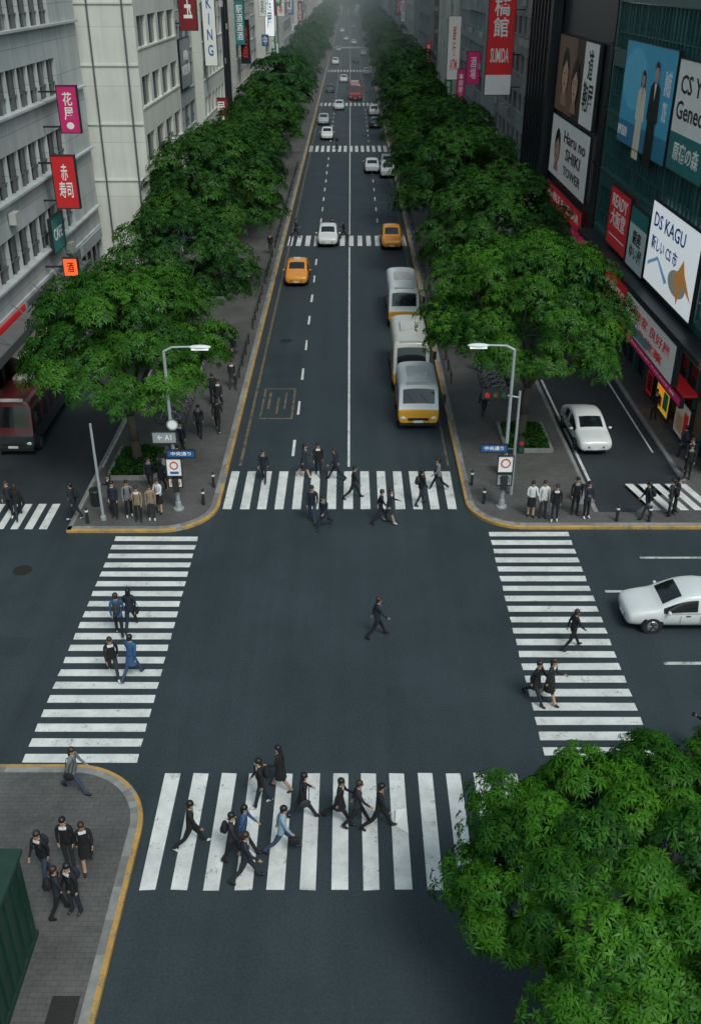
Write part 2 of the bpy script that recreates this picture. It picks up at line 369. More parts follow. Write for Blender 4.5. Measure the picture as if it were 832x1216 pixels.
# ------------------------------------------------------------ trees
def tree_mesh(name,seed,R,z0,z1,ncl,nros,nleaf,ll,lw,tr,leafm,zr=1.3,cr=(.17,.28)):
    rng=np.random.default_rng(seed); rnd=random.Random(seed)
    zc=z0+(z1-z0)*.34
    ph0=rng.uniform(0,6.28,4)
    cl=[];rcs=[]
    for i in range(ncl):
        zz=1-zr*(i+.5)/ncl; t=i*2.39996+rng.uniform(-.4,.4); s=math.sqrt(max(0,1-zz*zz))
        d=np.array([s*math.cos(t),s*math.sin(t),zz])
        o=1+.1*math.sin(3*t+ph0[0])+.08*math.sin(5*t+ph0[1]+zz*3)
        f=rng.uniform(.74,.93) if rng.random()<.8 else rng.uniform(.35,.7)
        hz=(z1-zc) if zz>0 else (zc-z0)
        cl.append([d[0]*R*f*o,d[1]*R*f*o,zc+zz*hz*f*(1+.2*(o-1))]); rcs.append(R*rng.uniform(*cr))
    cl=np.array(cl);rcs=np.array(rcs)
    cv=rng.uniform(0,1,ncl)
    n=ncl*nros
    ci=np.repeat(np.arange(ncl),nros)
    od=rng.normal(size=(n,3)); od/=np.linalg.norm(od,axis=1)[:,None]
    od[:,2]=np.where(od[:,2]<-.1,-od[:,2],od[:,2])
    rr=rng.uniform(0.2,1,n)**.45
    off=od*rr[:,None]*rcs[ci][:,None]*np.array([1.0,1.0,.6])
    off[:,2]-=.45*(off[:,0]**2+off[:,1]**2)/rcs[ci]
    pos=cl[ci]+off
    ctr=np.array([0,0,zc]); out=pos-ctr; out/=np.linalg.norm(out,axis=1)[:,None]
    nr=np.array([0,0,.45])+od*.8+out*.65+rng.normal(size=(n,3))*.2
    nr/=np.linalg.norm(nr,axis=1)[:,None]
    ref=rng.normal(size=(n,3)); t1=np.cross(nr,ref); t1/=np.linalg.norm(t1,axis=1)[:,None]; t2=np.cross(nr,t1)
    V=[];val=np.clip(cv[ci]*.6+rng.uniform(-.18,.28,n)+.18*rr*np.clip(od[:,2],0,1),0,1); hue=rng.uniform(0,1,n)*cv[ci]  # upper outer leaves lighter: young growth, plus clump shading put into the colour
    rs=rng.uniform(.65,1.3,n)
    for k in range(nleaf):
        an=2*math.pi*k/nleaf+rng.uniform(-.3,.3,n)
        ld=np.cos(an)[:,None]*t1+np.sin(an)[:,None]*t2-nr*rng.uniform(-.1,.5,n)[:,None]
        ld/=np.linalg.norm(ld,axis=1)[:,None]
        sd=np.cross(nr,ld); L_=(ll*rs*rng.uniform(.7,1.2,n))[:,None]
        b0=pos+ld*L_*.06; mid=pos+ld*L_*.5+nr*.02; tip=pos+ld*L_-np.array([0,0,1])*L_*.15
        V.append(np.stack([b0,mid+sd*lw*.5,tip,mid-sd*lw*.5],1))
    V=np.stack(V,1).reshape(-1,3); nq=n*nleaf
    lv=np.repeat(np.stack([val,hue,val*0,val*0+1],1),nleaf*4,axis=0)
    g=MB(); lean=(rnd.uniform(-.2,.2),rnd.uniform(-.2,.2))
    fork=z0*.85; fp=Vector((lean[0]*.5,lean[1]*.5,fork))
    g.path([(0,0,-.05),(0,0,.25),(lean[0]*.25,lean[1]*.25,fork*.5),tuple(fp)],[tr*1.5,tr*1.05,tr*.9,tr*.85],10)
    nl=8; limbs=[]
    for i in range(nl):
        t=6.283*i/nl+rnd.uniform(-.3,.3); rad=R*rnd.uniform(.4,.55)
        e=Vector((math.cos(t)*rad,math.sin(t)*rad,zc+rnd.uniform(-.1,.3)*(z1-zc)))
        m_=fp.lerp(e,.5)+Vector((0,0,.25)); g.path([tuple(fp),tuple(m_),tuple(e)],[tr*.55,tr*.38,tr*.22],6)
        limbs+= [(m_,tr*.3),(e,tr*.2)]
    top=Vector((lean[0],lean[1],z1-(z1-zc)*.35)); g.path([tuple(fp),tuple(fp.lerp(top,.5)),tuple(top)],[tr*.6,tr*.35,tr*.15],6); limbs+=[(fp.lerp(top,.5),tr*.3),(top,tr*.15)]
    for c in cl:
        c=Vector(c); s_=min(limbs,key=lambda q:(q[0]-c).length+max(0,q[0].z-c.z)*.7)
        g.path([tuple(s_[0]),tuple(s_[0].lerp(c,.55)+Vector((0,0,.12))),tuple(c)],[s_[1]*.7,s_[1]*.45,.015],4)
    nb=len(g.v)
    me=bpy.data.meshes.new(name)
    base=np.array(g.v)
    allv=np.concatenate([base,V]); 
    lidx=[];ls=[];lt=[];o=0
    for f in g.f: lidx+=list(f); ls.append(o); lt.append(len(f)); o+=len(f)
    lidx=np.concatenate([np.array(lidx),np.arange(nq*4)+nb]); ls=np.concatenate([np.array(ls),o+np.arange(nq)*4]); lt=np.concatenate([np.array(lt),np.full(nq,4)])
    me.vertices.add(len(allv)); me.vertices.foreach_set('co',allv.astype(np.float32).ravel())
    me.loops.add(len(lidx)); me.loops.foreach_set('vertex_index',lidx.astype(np.int32))
    me.polygons.add(len(ls)); me.polygons.foreach_set('loop_start',ls.astype(np.int32)); me.polygons.foreach_set('loop_total',lt.astype(np.int32))
    mi=np.concatenate([np.zeros(len(g.f)),np.ones(nq)]).astype(np.int32)
    me.materials.append(M_bark); me.materials.append(leafm)
    me.polygons.foreach_set('material_index',mi)
    me.update(calc_edges=True); me.validate()
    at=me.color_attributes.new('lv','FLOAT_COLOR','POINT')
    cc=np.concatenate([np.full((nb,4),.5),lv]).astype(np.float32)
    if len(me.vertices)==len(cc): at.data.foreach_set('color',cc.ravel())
    return me
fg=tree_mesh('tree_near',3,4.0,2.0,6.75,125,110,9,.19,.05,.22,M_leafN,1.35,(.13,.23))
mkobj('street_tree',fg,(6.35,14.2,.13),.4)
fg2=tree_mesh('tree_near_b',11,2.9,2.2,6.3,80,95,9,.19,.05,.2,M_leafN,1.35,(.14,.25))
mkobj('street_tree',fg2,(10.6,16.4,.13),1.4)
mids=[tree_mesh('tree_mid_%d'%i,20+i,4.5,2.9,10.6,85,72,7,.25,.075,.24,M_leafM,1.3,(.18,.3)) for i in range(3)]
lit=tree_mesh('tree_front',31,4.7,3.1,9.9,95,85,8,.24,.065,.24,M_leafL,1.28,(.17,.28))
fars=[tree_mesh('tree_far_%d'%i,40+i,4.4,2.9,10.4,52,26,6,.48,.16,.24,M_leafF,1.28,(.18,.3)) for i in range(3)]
rn=random.Random(5)
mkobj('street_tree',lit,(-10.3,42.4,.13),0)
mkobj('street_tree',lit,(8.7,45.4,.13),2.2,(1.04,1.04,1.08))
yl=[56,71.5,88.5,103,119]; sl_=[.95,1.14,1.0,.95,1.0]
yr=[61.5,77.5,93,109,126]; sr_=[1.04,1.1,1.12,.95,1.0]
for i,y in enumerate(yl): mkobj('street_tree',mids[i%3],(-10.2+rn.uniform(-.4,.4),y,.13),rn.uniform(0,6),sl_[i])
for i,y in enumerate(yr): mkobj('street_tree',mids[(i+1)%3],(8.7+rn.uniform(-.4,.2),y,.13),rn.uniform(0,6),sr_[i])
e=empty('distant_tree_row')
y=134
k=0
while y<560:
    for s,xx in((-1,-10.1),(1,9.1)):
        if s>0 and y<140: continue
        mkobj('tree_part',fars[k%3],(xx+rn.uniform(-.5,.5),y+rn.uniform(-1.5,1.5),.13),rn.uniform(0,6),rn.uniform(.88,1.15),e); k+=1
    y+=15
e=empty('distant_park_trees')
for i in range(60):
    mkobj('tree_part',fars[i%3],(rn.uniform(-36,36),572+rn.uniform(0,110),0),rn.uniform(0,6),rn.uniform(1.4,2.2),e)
def shrub_mesh(name,seed,sx,sy,h):
    rng=np.random.default_rng(seed); n=1500
    p=rng.uniform(-1,1,(n,2)); z=h*(.55+.3*np.sin(p[:,0]*5+seed)*np.cos(p[:,1]*6))*(1-.5*np.maximum(abs(p[:,0]),abs(p[:,1]))**4)*rng.uniform(.5,1,n)
    g=MB()
    for i in range(n):
        c=Vector((p[i,0]*sx,p[i,1]*sy,z[i]))
        for k in range(3):
            d=Vector(rng.normal(size=3)); d.z=abs(d.z)*.5; d.normalize(); s=d.cross(Vector(rng.normal(size=3))).normalized()
            g.poly([c,c+d*.09+s*.035,c+d*.18,c+d*.09-s*.035],0)
    me=g.mesh(name,[M_leafM]); at=me.color_attributes.new('lv','FLOAT_COLOR','POINT')
    at.data.foreach_set('color',np.repeat(np.stack([rng.uniform(0,.9,n*3),rng.uniform(0,.5,n*3),np.zeros(n*3),np.ones(n*3)],1),4,axis=0).astype(np.float32).ravel())
    return me
sh=shrub_mesh('shrub',1,1.0,1.5,.55)
for x,y in((-10.3,42.4),(8.9,45.4),(-10.1,56),(8.9,61.5),(-10.1,71.5),(8.9,77.5)):
    p=MB(); p.box(x-1.2,x+1.2,y-1.7,y-1.55,.1,.33); p.box(x-1.2,x+1.2,y+1.55,y+1.7,.1,.33); p.box(x-1.2,x-1.05,y-1.55,y+1.55,.1,.33); p.box(x+1.05,x+1.2,y-1.55,y+1.55,.1,.33); p.box(x-1.05,x+1.05,y-1.55,y+1.55,.1,.25,1)
    o=p.obj('planter',[M_kerb,M_soil],origin=(x,y,.13)); mkobj('shrubs',sh,(0,0,.1),parent=o)

# ------------------------------------------------------------ buildings
ACU=pm('ac_unit',(.45,.45,.43),.5)
def building(name,s,Xf,y0,y1,H,sh=3.5,bay=2.4,ww=1.6,sill=1.0,wh=1.6,wall=M_conc,glass=M_win,g=4.2,depth=16,fr=M_frame,ac=.12,solid=(),shop=True,proud=.06,fins=0,seed=0):
    R_=random.Random(seed or int(y0*7+s)); m=MB()
    bx=lambda a0,a1,b0,b1,z0,z1,mt:m.box(Xf+s*a0,Xf+s*a1,b0,b1,z0,z1,mt)
    Y0,Y1=y0+.3,y1-.3
    bx(.32,depth,Y0,Y1,0,H-.32,2)
    bx(0,depth,y0,Y0,0,H,0); bx(0,depth,Y1,y1,0,H,0); bx(depth,depth+.3,y0,y1,0,H,0)
    bx(0,depth,Y0,Y1,H-.3,H-.05,3); bx(0,.3,Y0,Y1,H-.05,H+.9,0)
    if shop:
        n=max(1,int((Y1-Y0)/5.5)); w=(Y1-Y0)/n
        bx(-.12,.31,Y0,Y1,g-.95,g,0)
        for i in range(n):
            a=Y0+i*w; bx(-.02,.31,a,a+.45,0,g-.95,0)
            k=4; pw=(w-.45)/k
            for j in range(k):
                q0=a+.45+j*pw; X=Xf+s*.2
                pts=[(X,q0+.04,.15),(X,q0+pw-.04,.15),(X,q0+pw-.04,g-1.0),(X,q0+.04,g-1.0)]
                m.poly(pts,4); bx(.08,.19,q0-.04,q0+.04,0,g-.95,2)
            bx(-.22,-.125,a+.3,a+w-.3,g-.85,g-.15,R_.choice([5,6,7,8,9,2,2]))
            if R_.random()<.5: 
                A=Xf+s*(-.13);B=Xf-s*1.5; m.poly([(A,a+.6,g-1),(A,a+w-.5,g-1),(B,a+w-.5,g-1.5),(B,a+.6,g-1.5)],R_.choice([6,10,2]))
    else: bx(0,.31,Y0,Y1,0,g,0)
    z=g; n=max(1,int(round((Y1-Y0)/bay))); bw=(Y1-Y0)/n
    while z+sh<=H-.3+.01:
        bx(0,.31,Y0,Y1,z,z+sill,0); bx(0,.31,Y0,Y1,z+sill+wh,z+sh,0)
        bx(-proud,-.001,Y0,Y1,z+sill-.12,z+sill,0)
        for i in range(n):
            a=Y0+i*bw; p=(bw-ww)/2
            sol=any(q0<=a+bw/2<=q1 for q0,q1 in solid)
            if sol: bx(0.0,.31,a,a+bw,z+sill,z+sill+wh,0); continue
            if p>.02:
                bx(0,.31,a,a+p,z+sill,z+sill+wh,0); bx(0,.31,a+bw-p,a+bw,z+sill,z+sill+wh,0)
            X=Xf+s*.22; h=ww/2; c=a+bw/2
            for q0,q1 in((c-h,c),(c,c+h)):
                zs=[(z+sill,z+sill+wh)] if wh<1.95 else [(z+sill,z+sill+wh*.35),(z+sill+wh*.35,z+sill+wh)]
                for za,zb in zs:
                    m.poly([(X,q0,za),(X,q1,za),(X,q1,zb),(X,q0,zb)],1)
                if len(zs)>1: bx(.12,.2,q0+.07,q1-.04,zs[0][1]-.03,zs[0][1]+.03,2)
            bx(.1,.21,c-.035,c+.035,z+sill,z+sill+wh-.07,2)
            bx(.1,.21,c-h,c-h+.06,z+sill,z+sill+wh-.07,2)
            if R_.random()<ac: bx(-.45,-.065,c-.4,c+.4,z+.15,z+.75,11)
        z+=sh
    if z<H-.3: bx(0,.31,Y0,Y1,z,H-.3,0)
    for i in range(fins):
        a=y0+(y1-y0)*(i+.5)/fins; bx(-.45,-.002-proud,a-.18,a+.18,g,H,0)
    for i in range(3):
        a=R_.uniform(Y0+1,Y1-3); b_=R_.uniform(2,depth-4); bx(b_,b_+2.2,a,a+1.8,H-.05,H+1.4,11)
    return m.obj(name,[wall,glass,fr,M_roof,M_shop,RED,GRY,WHT,SBLU,PINK,CREAM,ACU],origin=(Xf,(y0+y1)/2,0))
building('concrete_office_building',-1,-18,39.5,71,34,sh=3.9,bay=1.95,ww=1.87,sill=1.35,wh=2.05,wall=M_conc,g=5.4,solid=((64,71),),ac=.03,proud=.28,seed=2)
building('concrete_tower',-1,-14.2,71.3,88,42,sh=3.7,bay=3.9,ww=3.1,sill=1.0,wh=1.9,wall=M_conc_lt,g=4.6,ac=.1)
building('office_building',-1,-15.2,88.5,103,38,sh=3.3,bay=3.4,ww=3.1,sill=.9,wh=2.0,wall=M_conc_b,ac=.2)
g=MB()
for x in(-14.9,-17.2): g.tube((x,71.2,4),(x,71.2,42),.06,.06,8,0)
for z in(8.3,12,15.7,19.4,23.1): g.box(-18.6,-14.2,71.22,71.295,z-.06,z+.06,1)
g.obj('rain_pipes',[M_frame,M_conc_lt])
L=[(103.6,121,-14.4,40,M_conc_lt,M_win,3.4,2.6,1.7),(121.5,136,-15.6,30,M_dark,M_teal,3.6,1.8,1.75),(136.5,158,-14.6,44,M_tile,M_win,3.2,2.4,1.6),
 (158.5,180,-15.8,36,M_conc,M_win,3.4,3.1,2.7),(180.5,205,-14.3,46,M_conc_lt,M_win,3.6,2.8,1.8),(205.5,232,-15.4,32,M_brown,M_win,3.4,2.8,2.2),
 (232.5,262,-14.4,40,M_conc_b,M_win,3.5,3,2.6),(262.5,296,-15.5,48,M_tile,M_win,3.6,3.2,2),(296.5,340,-14.5,38,M_conc_lt,M_win,3.6,3.6,3),
 (340.5,385,-15.3,50,M_conc_b,M_win,3.6,3.8,2.8),(385.5,440,-14.5,42,M_tile,M_win,3.8,4,3),(440.5,500,-15.2,52,M_conc,M_win,3.8,4,3),(500.5,565,-14.5,45,M_conc_lt,M_win,3.8,4,3)]
for i,(a,b,x,h,w,gl,s_,by,ww) in enumerate(L):
    building('office_building',-1,x,a,b,h,sh=s_,bay=by,ww=ww,wall=w,glass=gl,seed=100+i,sill=.95,wh=s_-1.7,fins=(5 if i%3==1 else 0),ac=.15 if i<6 else 0)
building('glass_shopping_building',1,17,41,69,31,sh=3.65,bay=1.4,ww=1.34,sill=.8,wh=2.6,wall=M_mull,glass=M_teal,fr=M_mull,g=5.2,ac=0,shop=True,proud=.12,seed=3)
building('black_tower_building',1,17,69.4,98,40,sh=3.8,bay=2.4,ww=1.1,sill=1.4,wh=1.5,wall=M_dark,g=4.4,ac=0,solid=((70,86.5),),fins=0,seed=5)
building('grey_office_building',1,17.2,98.4,125,38,sh=3.5,bay=3.2,ww=2.2,sill=1.0,wh=1.7,wall=M_concR,ac=.3,seed=8)
R=[(125.5,142,15.6,30,M_conc_b,M_win,3.4,2.4,2.0),(142.5,163,16.4,42,M_tile,M_win,3.3,2.6,1.8),(163.5,186,15.4,36,M_conc_lt,M_win,3.4,3,2.4),
 (186.5,210,16.2,28,M_brown,M_win,3.6,2.6,2),(210.5,240,15.3,44,M_concR,M_win,3.5,3,2.6),(240.5,270,16,34,M_tile,M_win,3.5,3,2),
 (270.5,310,15.4,46,M_conc_lt,M_win,3.6,3.4,2.6),(310.5,350,16.2,38,M_conc_b,M_win,3.6,3.6,3),(350.5,400,15.4,50,M_tile,M_win,3.7,4,3),(400.5,450,16,42,M_concR,M_win,3.7,4,3),(450.5,510,15.4,52,M_conc_lt,M_win,3.8,4,3),(510.5,565,16,44,M_conc_b,M_win,3.8,4,3)]
for i,(a,b,x,h,w,gl,s_,by,ww) in enumerate(R):
    building('office_building',1,x,a,b,h,sh=s_,bay=by,ww=ww,wall=w,glass=gl,seed=200+i,sill=.95,wh=s_-1.7,fins=(5 if i%3==2 else 0),ac=.2 if i<6 else 0)
g=MB()
for i in range(7): g.box(16.1,16.93,87.4+i*1.55,87.75+i*1.55,4.5,40)
g.box(16.1,16.9,86.7,87.2,3,40); g.obj('facade_fins',[M_dark])
g=MB(); g.box(-17.7,-16.6,40,62,4.75,5.0,0); g.box(-16.6,-16.52,40,62,4.7,5.15,1)
for i in range(6): g.tube((-17.7,42+i*3.8,5.9),(-16.7,42+i*3.8,5.0),.035,.035,8,1)
g.obj('entrance_canopy',[M_roof,M_frame])
g=MB(); g.box(15.9,16.9,42,69,5.25,5.5,0); g.box(16.2,16.9,44,58,2.95,3.1,1)
g.obj('facade_canopy',[M_dmetal,RED])

# ------------------------------------------------------------ text / boards
def addtext(body,w,h,mtx,mat,parent=None,name='lettering'):
    cu=bpy.data.curves.new(name,'FONT'); cu.body=body; cu.align_x='CENTER'; cu.align_y='CENTER'; cu.size=1; cu.extrude=.006; cu.resolution_u=2; cu.offset=.012
    ob=bpy.data.objects.new(name,cu); COL.objects.link(ob); cu.materials.append(mat)
    bpy.context.view_layer.update()
    dx,dy=max(ob.dimensions.x,.05),max(ob.dimensions.y,.05)
    bb=[Vector(c) for c in ob.bound_box]; cx=(min(b.x for b in bb)+max(b.x for b in bb))/2; cy=(min(b.y for b in bb)+max(b.y for b in bb))/2
    S=Matrix.Diagonal((w/dx,h/dy,1,1))
    if parent: ob.parent=parent
    ob.matrix_local=mtx@S@Matrix.Translation((-cx,-cy,0))
    return ob
ORI={'E':Matrix(((0,0,-1,0),(-1,0,0,0),(0,1,0,0),(0,0,0,1))),
     'W':Matrix(((0,0,1,0),(1,0,0,0),(0,1,0,0),(0,0,0,1))),
     'S':Matrix(((1,0,0,0),(0,0,-1,0),(0,1,0,0),(0,0,0,1)))}
def board(name,c,ori,w,h,bg,items=(),th=.18):
    mats=[bg,M_dmetal]; idx={}
    g=MB(); g.box(-w/2,w/2,-h/2,h/2,-th,0,0)
    fr=.05
    g.box(-w/2-fr,-w/2-.001,-h/2-fr,h/2+fr,-th-.01,.03,1); g.box(w/2+.001,w/2+fr,-h/2-fr,h/2+fr,-th-.01,.03,1)
    g.box(-w/2,w/2,-h/2-fr,-h/2-.001,-th-.01,.03,1); g.box(-w/2,w/2,h/2+.001,h/2+fr,-th-.01,.03,1)
    z=.004; tx=[]
    for it in items:
        if it[0]=='t': tx.append(it); continue
        mt=it[-1]
        if mt.name not in idx: idx[mt.name]=len(mats); mats.append(mt)
        if it[0]=='p': pts=[(x*w/2,y*h/2,z) for x,y in it[1]]
        elif it[0]=='r': _,x0,x1,y0,y1,_m=it; pts=[(x0*w/2,y0*h/2,z),(x1*w/2,y0*h/2,z),(x1*w/2,y1*h/2,z),(x0*w/2,y1*h/2,z)]
        elif it[0]=='e': _,cx,cy,rx,ry,_m=it; pts=[((cx+rx*math.cos(t*math.pi/12))*w/2,(cy+ry*math.sin(t*math.pi/12))*h/2,z) for t in range(24)]
        g.poly(pts,idx[mt.name]); z+=.004
    me=g.mesh(name,mats); ob=bpy.data.objects.new(name,me); COL.objects.link(ob)
    ob.matrix_world=Matrix.Translation(c)@ORI[ori]
    for it in tx:
        _,body,cx,cy,tw,th_,mt=it
        addtext(body,tw*w/2,th_*h/2,Matrix.Translation((cx*w/2,cy*h/2,z+.006)),mt,ob)
    return ob
def man(cx,top,s,suit,ar=.6,longh=False):
    X=lambda v:cx+v*s*ar
    Yv=lambda v:top-v*s
    o=[]
    if longh: o.append(('p',[(X(-.24),Yv(.1)),(X(-.3),Yv(.85)),(X(.3),Yv(.85)),(X(.24),Yv(.1)),(X(0),Yv(-.05))],HAIRP))
    o+=[('p',[(X(-.42),Yv(.55)),(X(-.2),Yv(.42)),(X(.2),Yv(.42)),(X(.42),Yv(.55)),(X(.5),Yv(1.3)),(X(.36),Yv(1.35)),(X(.38),Yv(2.4)),(X(-.38),Yv(2.4)),(X(-.36),Yv(1.35)),(X(-.5),Yv(1.3))][::-1],suit),
     ('p',[(X(-.1),Yv(.42)),(X(.1),Yv(.42)),(X(0),Yv(.85))][::-1],SKN if longh else WHT),
     ('r',X(-.07),X(.07),Yv(.46),Yv(.3),SHDW),
     ('e',X(0),Yv(.22),.13*s*ar*1.2,.2*s,SKN),
     ('p',[(X(-.18),Yv(.2)),(X(-.17),Yv(.02)),(X(0),Yv(-.05)),(X(.17),Yv(.02)),(X(.18),Yv(.2)),(X(.1),Yv(.1)),(X(-.1),Yv(.1))][::-1],HAIRP),
     ('e',X(-.06),Yv(.22),.022*s*ar,.014*s,BLK),('e',X(.06),Yv(.22),.022*s*ar,.014*s,BLK),('e',X(0),Yv(.33),.04*s*ar,.014*s,LIPS)]
    return o
def face(cx,cy,s,ar):
    X=lambda v:cx+v*s*ar
    Yv=lambda v:cy+v*s
    return [('e',X(0),Yv(.1),.62*s*ar,.8*s,HAIRP),('p',[(X(-.5),Yv(-1)),(X(.5),Yv(-1)),(X(.2),Yv(-.4)),(X(-.2),Yv(-.4))],SHDW),('e',X(0),Yv(0),.45*s*ar,.62*s,SKN),
      ('p',[(X(-.48),Yv(.1)),(X(.1),Yv(.5)),(X(.48),Yv(.15)),(X(.4),Yv(.65)),(X(-.4),Yv(.65))],HAIRP),
      ('e',X(-.18),Yv(.05),.08*s*ar,.035*s,BLK),('e',X(.18),Yv(.05),.08*s*ar,.035*s,BLK),('p',[(X(-.28),Yv(.13)),(X(-.08),Yv(.15)),(X(-.08),Yv(.17)),(X(-.28),Yv(.16))],HAIRP),('p',[(X(.08),Yv(.15)),(X(.28),Yv(.13)),(X(.28),Yv(.16)),(X(.08),Yv(.17))],HAIRP),
      ('p',[(X(-.02),Yv(.0)),(X(.05),Yv(-.17)),(X(-.05),Yv(-.17))],SHDW),('e',X(0),Yv(-.3),.13*s*ar,.045*s,LIPS)]
def E(name,y0,y1,z0,z1,bg,items,x=16.7,th=.18): return board(name,(x,(y0+y1)/2,(z0+z1)/2),'E',y1-y0,z1-z0,bg,items,th)
E('billboard',54.3,64.7,12.0,17.6,BLU,[('r',-1,1,-1,-.55,flat('poster_blue2',(.03,.18,.32),.08)),('e',-.5,.3,.5,.6,flat('poster_blue3',(.08,.36,.52),.15))]+man(-.12,.5,.7,CREAM,.5,True)+man(.38,.72,.8,BLK,.52)+[('t','夏の東京\nSTYLE',.82,.2,.22,.9,WHT),('t','NEW SEASON',-.72,-.75,.4,.2,WHT)])
E('billboard',48.0,53.9,12.1,17.3,WHT,[('r',-1,1,-1,-.3,TEAL),('t','CS YS\nGeneo',-.1,.35,1.5,.8,BLK),('t','原宿の森',0,-.62,1.4,.35,WHT)])
E('billboard',42.5,47.6,11.5,16.5,TEAL,[('t','本日開店',0,.2,1.5,.6,WHT)])
E('shop_sign',59.3,64.2,5.8,9.3,RED,[('t','READY\n大阪堂',0,.25,1.5,1.1,WHT),('r',-.8,.8,-.65,-.6,WHT)])
E('shop_sign',55.3,59.0,5.7,9.1,flat('pale_teal',(.45,.58,.57),.08),[('r',-1,1,.45,1,TEAL),('t','銀座\nゆい屋',0,-.2,1.4,1,BLK)])
E('advertising_screen',46.4,54.9,5.9,10.2,LWHT,[('e',.35,-.45,.35,.3,CREAM),('p',[(.2,-.3),(.45,-.9),(.55,-.35),(.95,-.6),(.6,-.1),(.5,.2),(.35,-.1)],flat('poster_orange',(.7,.33,.1),.2)),('t','DS KAGU',-.2,.6,1.3,.35,SBLU),('t','新しい CS 市',-.3,.05,1.1,.35,SBLU),('p',[(-.9,-.6),(-.5,-.3),(-.1,-.7),(.0,-.6),(-.5,-.2),(-.9,-.5)],flat('pale_blue',(.3,.55,.8),.2))])
E('shop_sign',54.9,60.5,2.75,5.15,RED,[('t','EGVITO',0,.3,1.5,.5,WHT),('t','日本一番館',0,-.4,1.4,.45,WHT)],16.0,.3)
E('shop_sign',45.0,54.6,3.2,5.2,WHT,[('t','甲斐家 良好屋',0,.3,1.6,.6,RED),('t','民衆堂薬',-.1,-.5,1.4,.5,RED)],15.85,.3)
E('shop_sign',44.0,54.5,2.45,2.9,PINK,[('t','BOUGHEY PALACE 薬',0,0,1.6,.5,WHT)],16.1)
E('billboard',71.5,85.6,11.5,16.9,BRN,[('r',-1,-.05,-1,1,flat('poster_warm',(.16,.09,.06),.1))]+face(-.55,0,.8,.42)+face(.02,-.15,.72,.42)+[('r',.4,1,-1,1,WHT),('t','道\n鞄屋',.7,.1,.45,1.5,BLK)])
E('billboard',71.5,85.6,6.6,11.1,WHT,face(-.6,-.05,.75,.35)+[('t','Haru no\nSHIKI',.3,.25,1.1,.9,BLK),('t','TOWER',.3,-.55,.9,.3,BLK)])
E('shop_sign',71.5,85.6,4.4,5.9,RED,[('t','REIBLE BAZAAR',0,0,1.7,.8,WHT)])
E('shop_display',47.3,49.6,.35,2.2,YEL,[('r',-.8,-.1,-.8,-.2,RED),('r',.1,.8,-.7,.3,GRN),('e',-.3,.4,.3,.3,ORG),('r',-.8,.8,.75,.9,WHT)],16.75,.1)
E('shop_display',50.4,51.6,.35,2.2,RED,[('r',-.7,.7,-.8,.2,DRED),('t','薬',0,.6,.8,.4,WHT)],16.75,.1)
E('shop_display',44.0,46.2,.35,2.2,CREAM,[('r',-.8,.1,-.8,.2,SKN),('r',.2,.8,-.7,.6,RED)],16.75,.1)
def S(name,x0,x1,y,z0,z1,bg,items,th=.3):
    o=board(name,((x0+x1)/2,y,(z0+z1)/2),'S',x1-x0,z1-z0,bg,items,th); return o
def brackets(x0,x1,y,zs):
    g=MB()
    for z in zs: g.box(x0,x1,y+.1,y+.2,z-.05,z+.05)
    g.obj('sign_bracket',[M_dmetal])
S('banner_sign',13.6,16.2,107,10.3,23.5,RED,[('t','日\n本\n橋\n館',.0,.35,1.2,1.1,WHT),('r',-1,1,-1,-.72,WHT),('t','SUMIDA',0,-.45,1.4,.2,WHT)],.4); brackets(16.2,17.2,107,(11,14,18,22))
S('banner_sign',13.9,15.4,127,9.5,13,PINK,[('t','酒\n場',0,0,.9,1.4,WHT)])
S('banner_sign',13.6,15.3,150,8,16,WHT,[('t','銀\n行\nATM',0,0,1.1,1.4,RED)])
S('banner_sign',-16.9,-15.8,60.5,12.9,15.4,PINK,[('t','花\n屋',0,.15,1.0,1.2,WHT),('e',0,-.7,.4,.15,WHT)]); brackets(-18,-16.95,60.5,(13.2,15.1)) 
S('banner_sign',-17.2,-15.9,58.5,9.0,11.9,RED,[('t','赤\n寿司',0,.05,1.2,1.3,WHT)]); brackets(-18,-17.25,58.5,(9.4,11.5))
S('lit_shop_sign',-16.9,-16.1,57,5.4,6.4,ORG,[('t','酒',0,0,1.0,1.2,DRED)]); brackets(-18,-16.95,57,(5.9,)) 
S('banner_sign',-14.0,-12.6,89.2,17.0,24,DRED,[('t','東\n宝',0,0,1.1,1.5,WHT)]); brackets(-15.2,-14.05,89.2,(17.5,22))
S('banner_sign',-14.2,-13.0,104.5,13.2,20,WHT,[('t','K\nI\nN\nG',0,0,.9,1.5,SBLU)])
S('banner_sign',-14.0,-12.9,137.5,11,16,BLK,[('t','映\n画',0,0,1.1,1.5,RED)])
S('banner_sign',-14.2,-12.7,181,12,22,LWHT,[('t','新\n宿\n屋',0,0,1.1,1.5,SBLU)])
srn=random.Random(99)
KJ='本大通酒花銀薬食茶店館新宿駅前電気書房堂屋市場東京西南北中央'
for i in range(22):
    s=srn.choice((-1,1)); y=srn.uniform(108,330); h=srn.uniform(1.6,5.5); w_=srn.uniform(.8,1.5); z=srn.uniform(5,16); xo=(14.0 if s>0 else -14.0)
    bg=srn.choice([RED,RED,WHT,SBLU,PINK,GRN,DRED,DRED,WHT,TEAL,GRY]); fc=WHT if bg is not WHT else srn.choice([RED,BLK,SBLU])
    S('banner_sign',xo-w_/2,xo+w_/2,y,z,z+h,bg,[('t','\n'.join(srn.choice(KJ) for _ in range(max(1,int(h/w_)))),0,0,1.3,1.6,fc)],.2)
def W(name,x,y0,y1,z0,z1,bg,items): return board(name,(x,(y0+y1)/2,(z0+z1)/2),'W',y1-y0,z1-z0,bg,items)
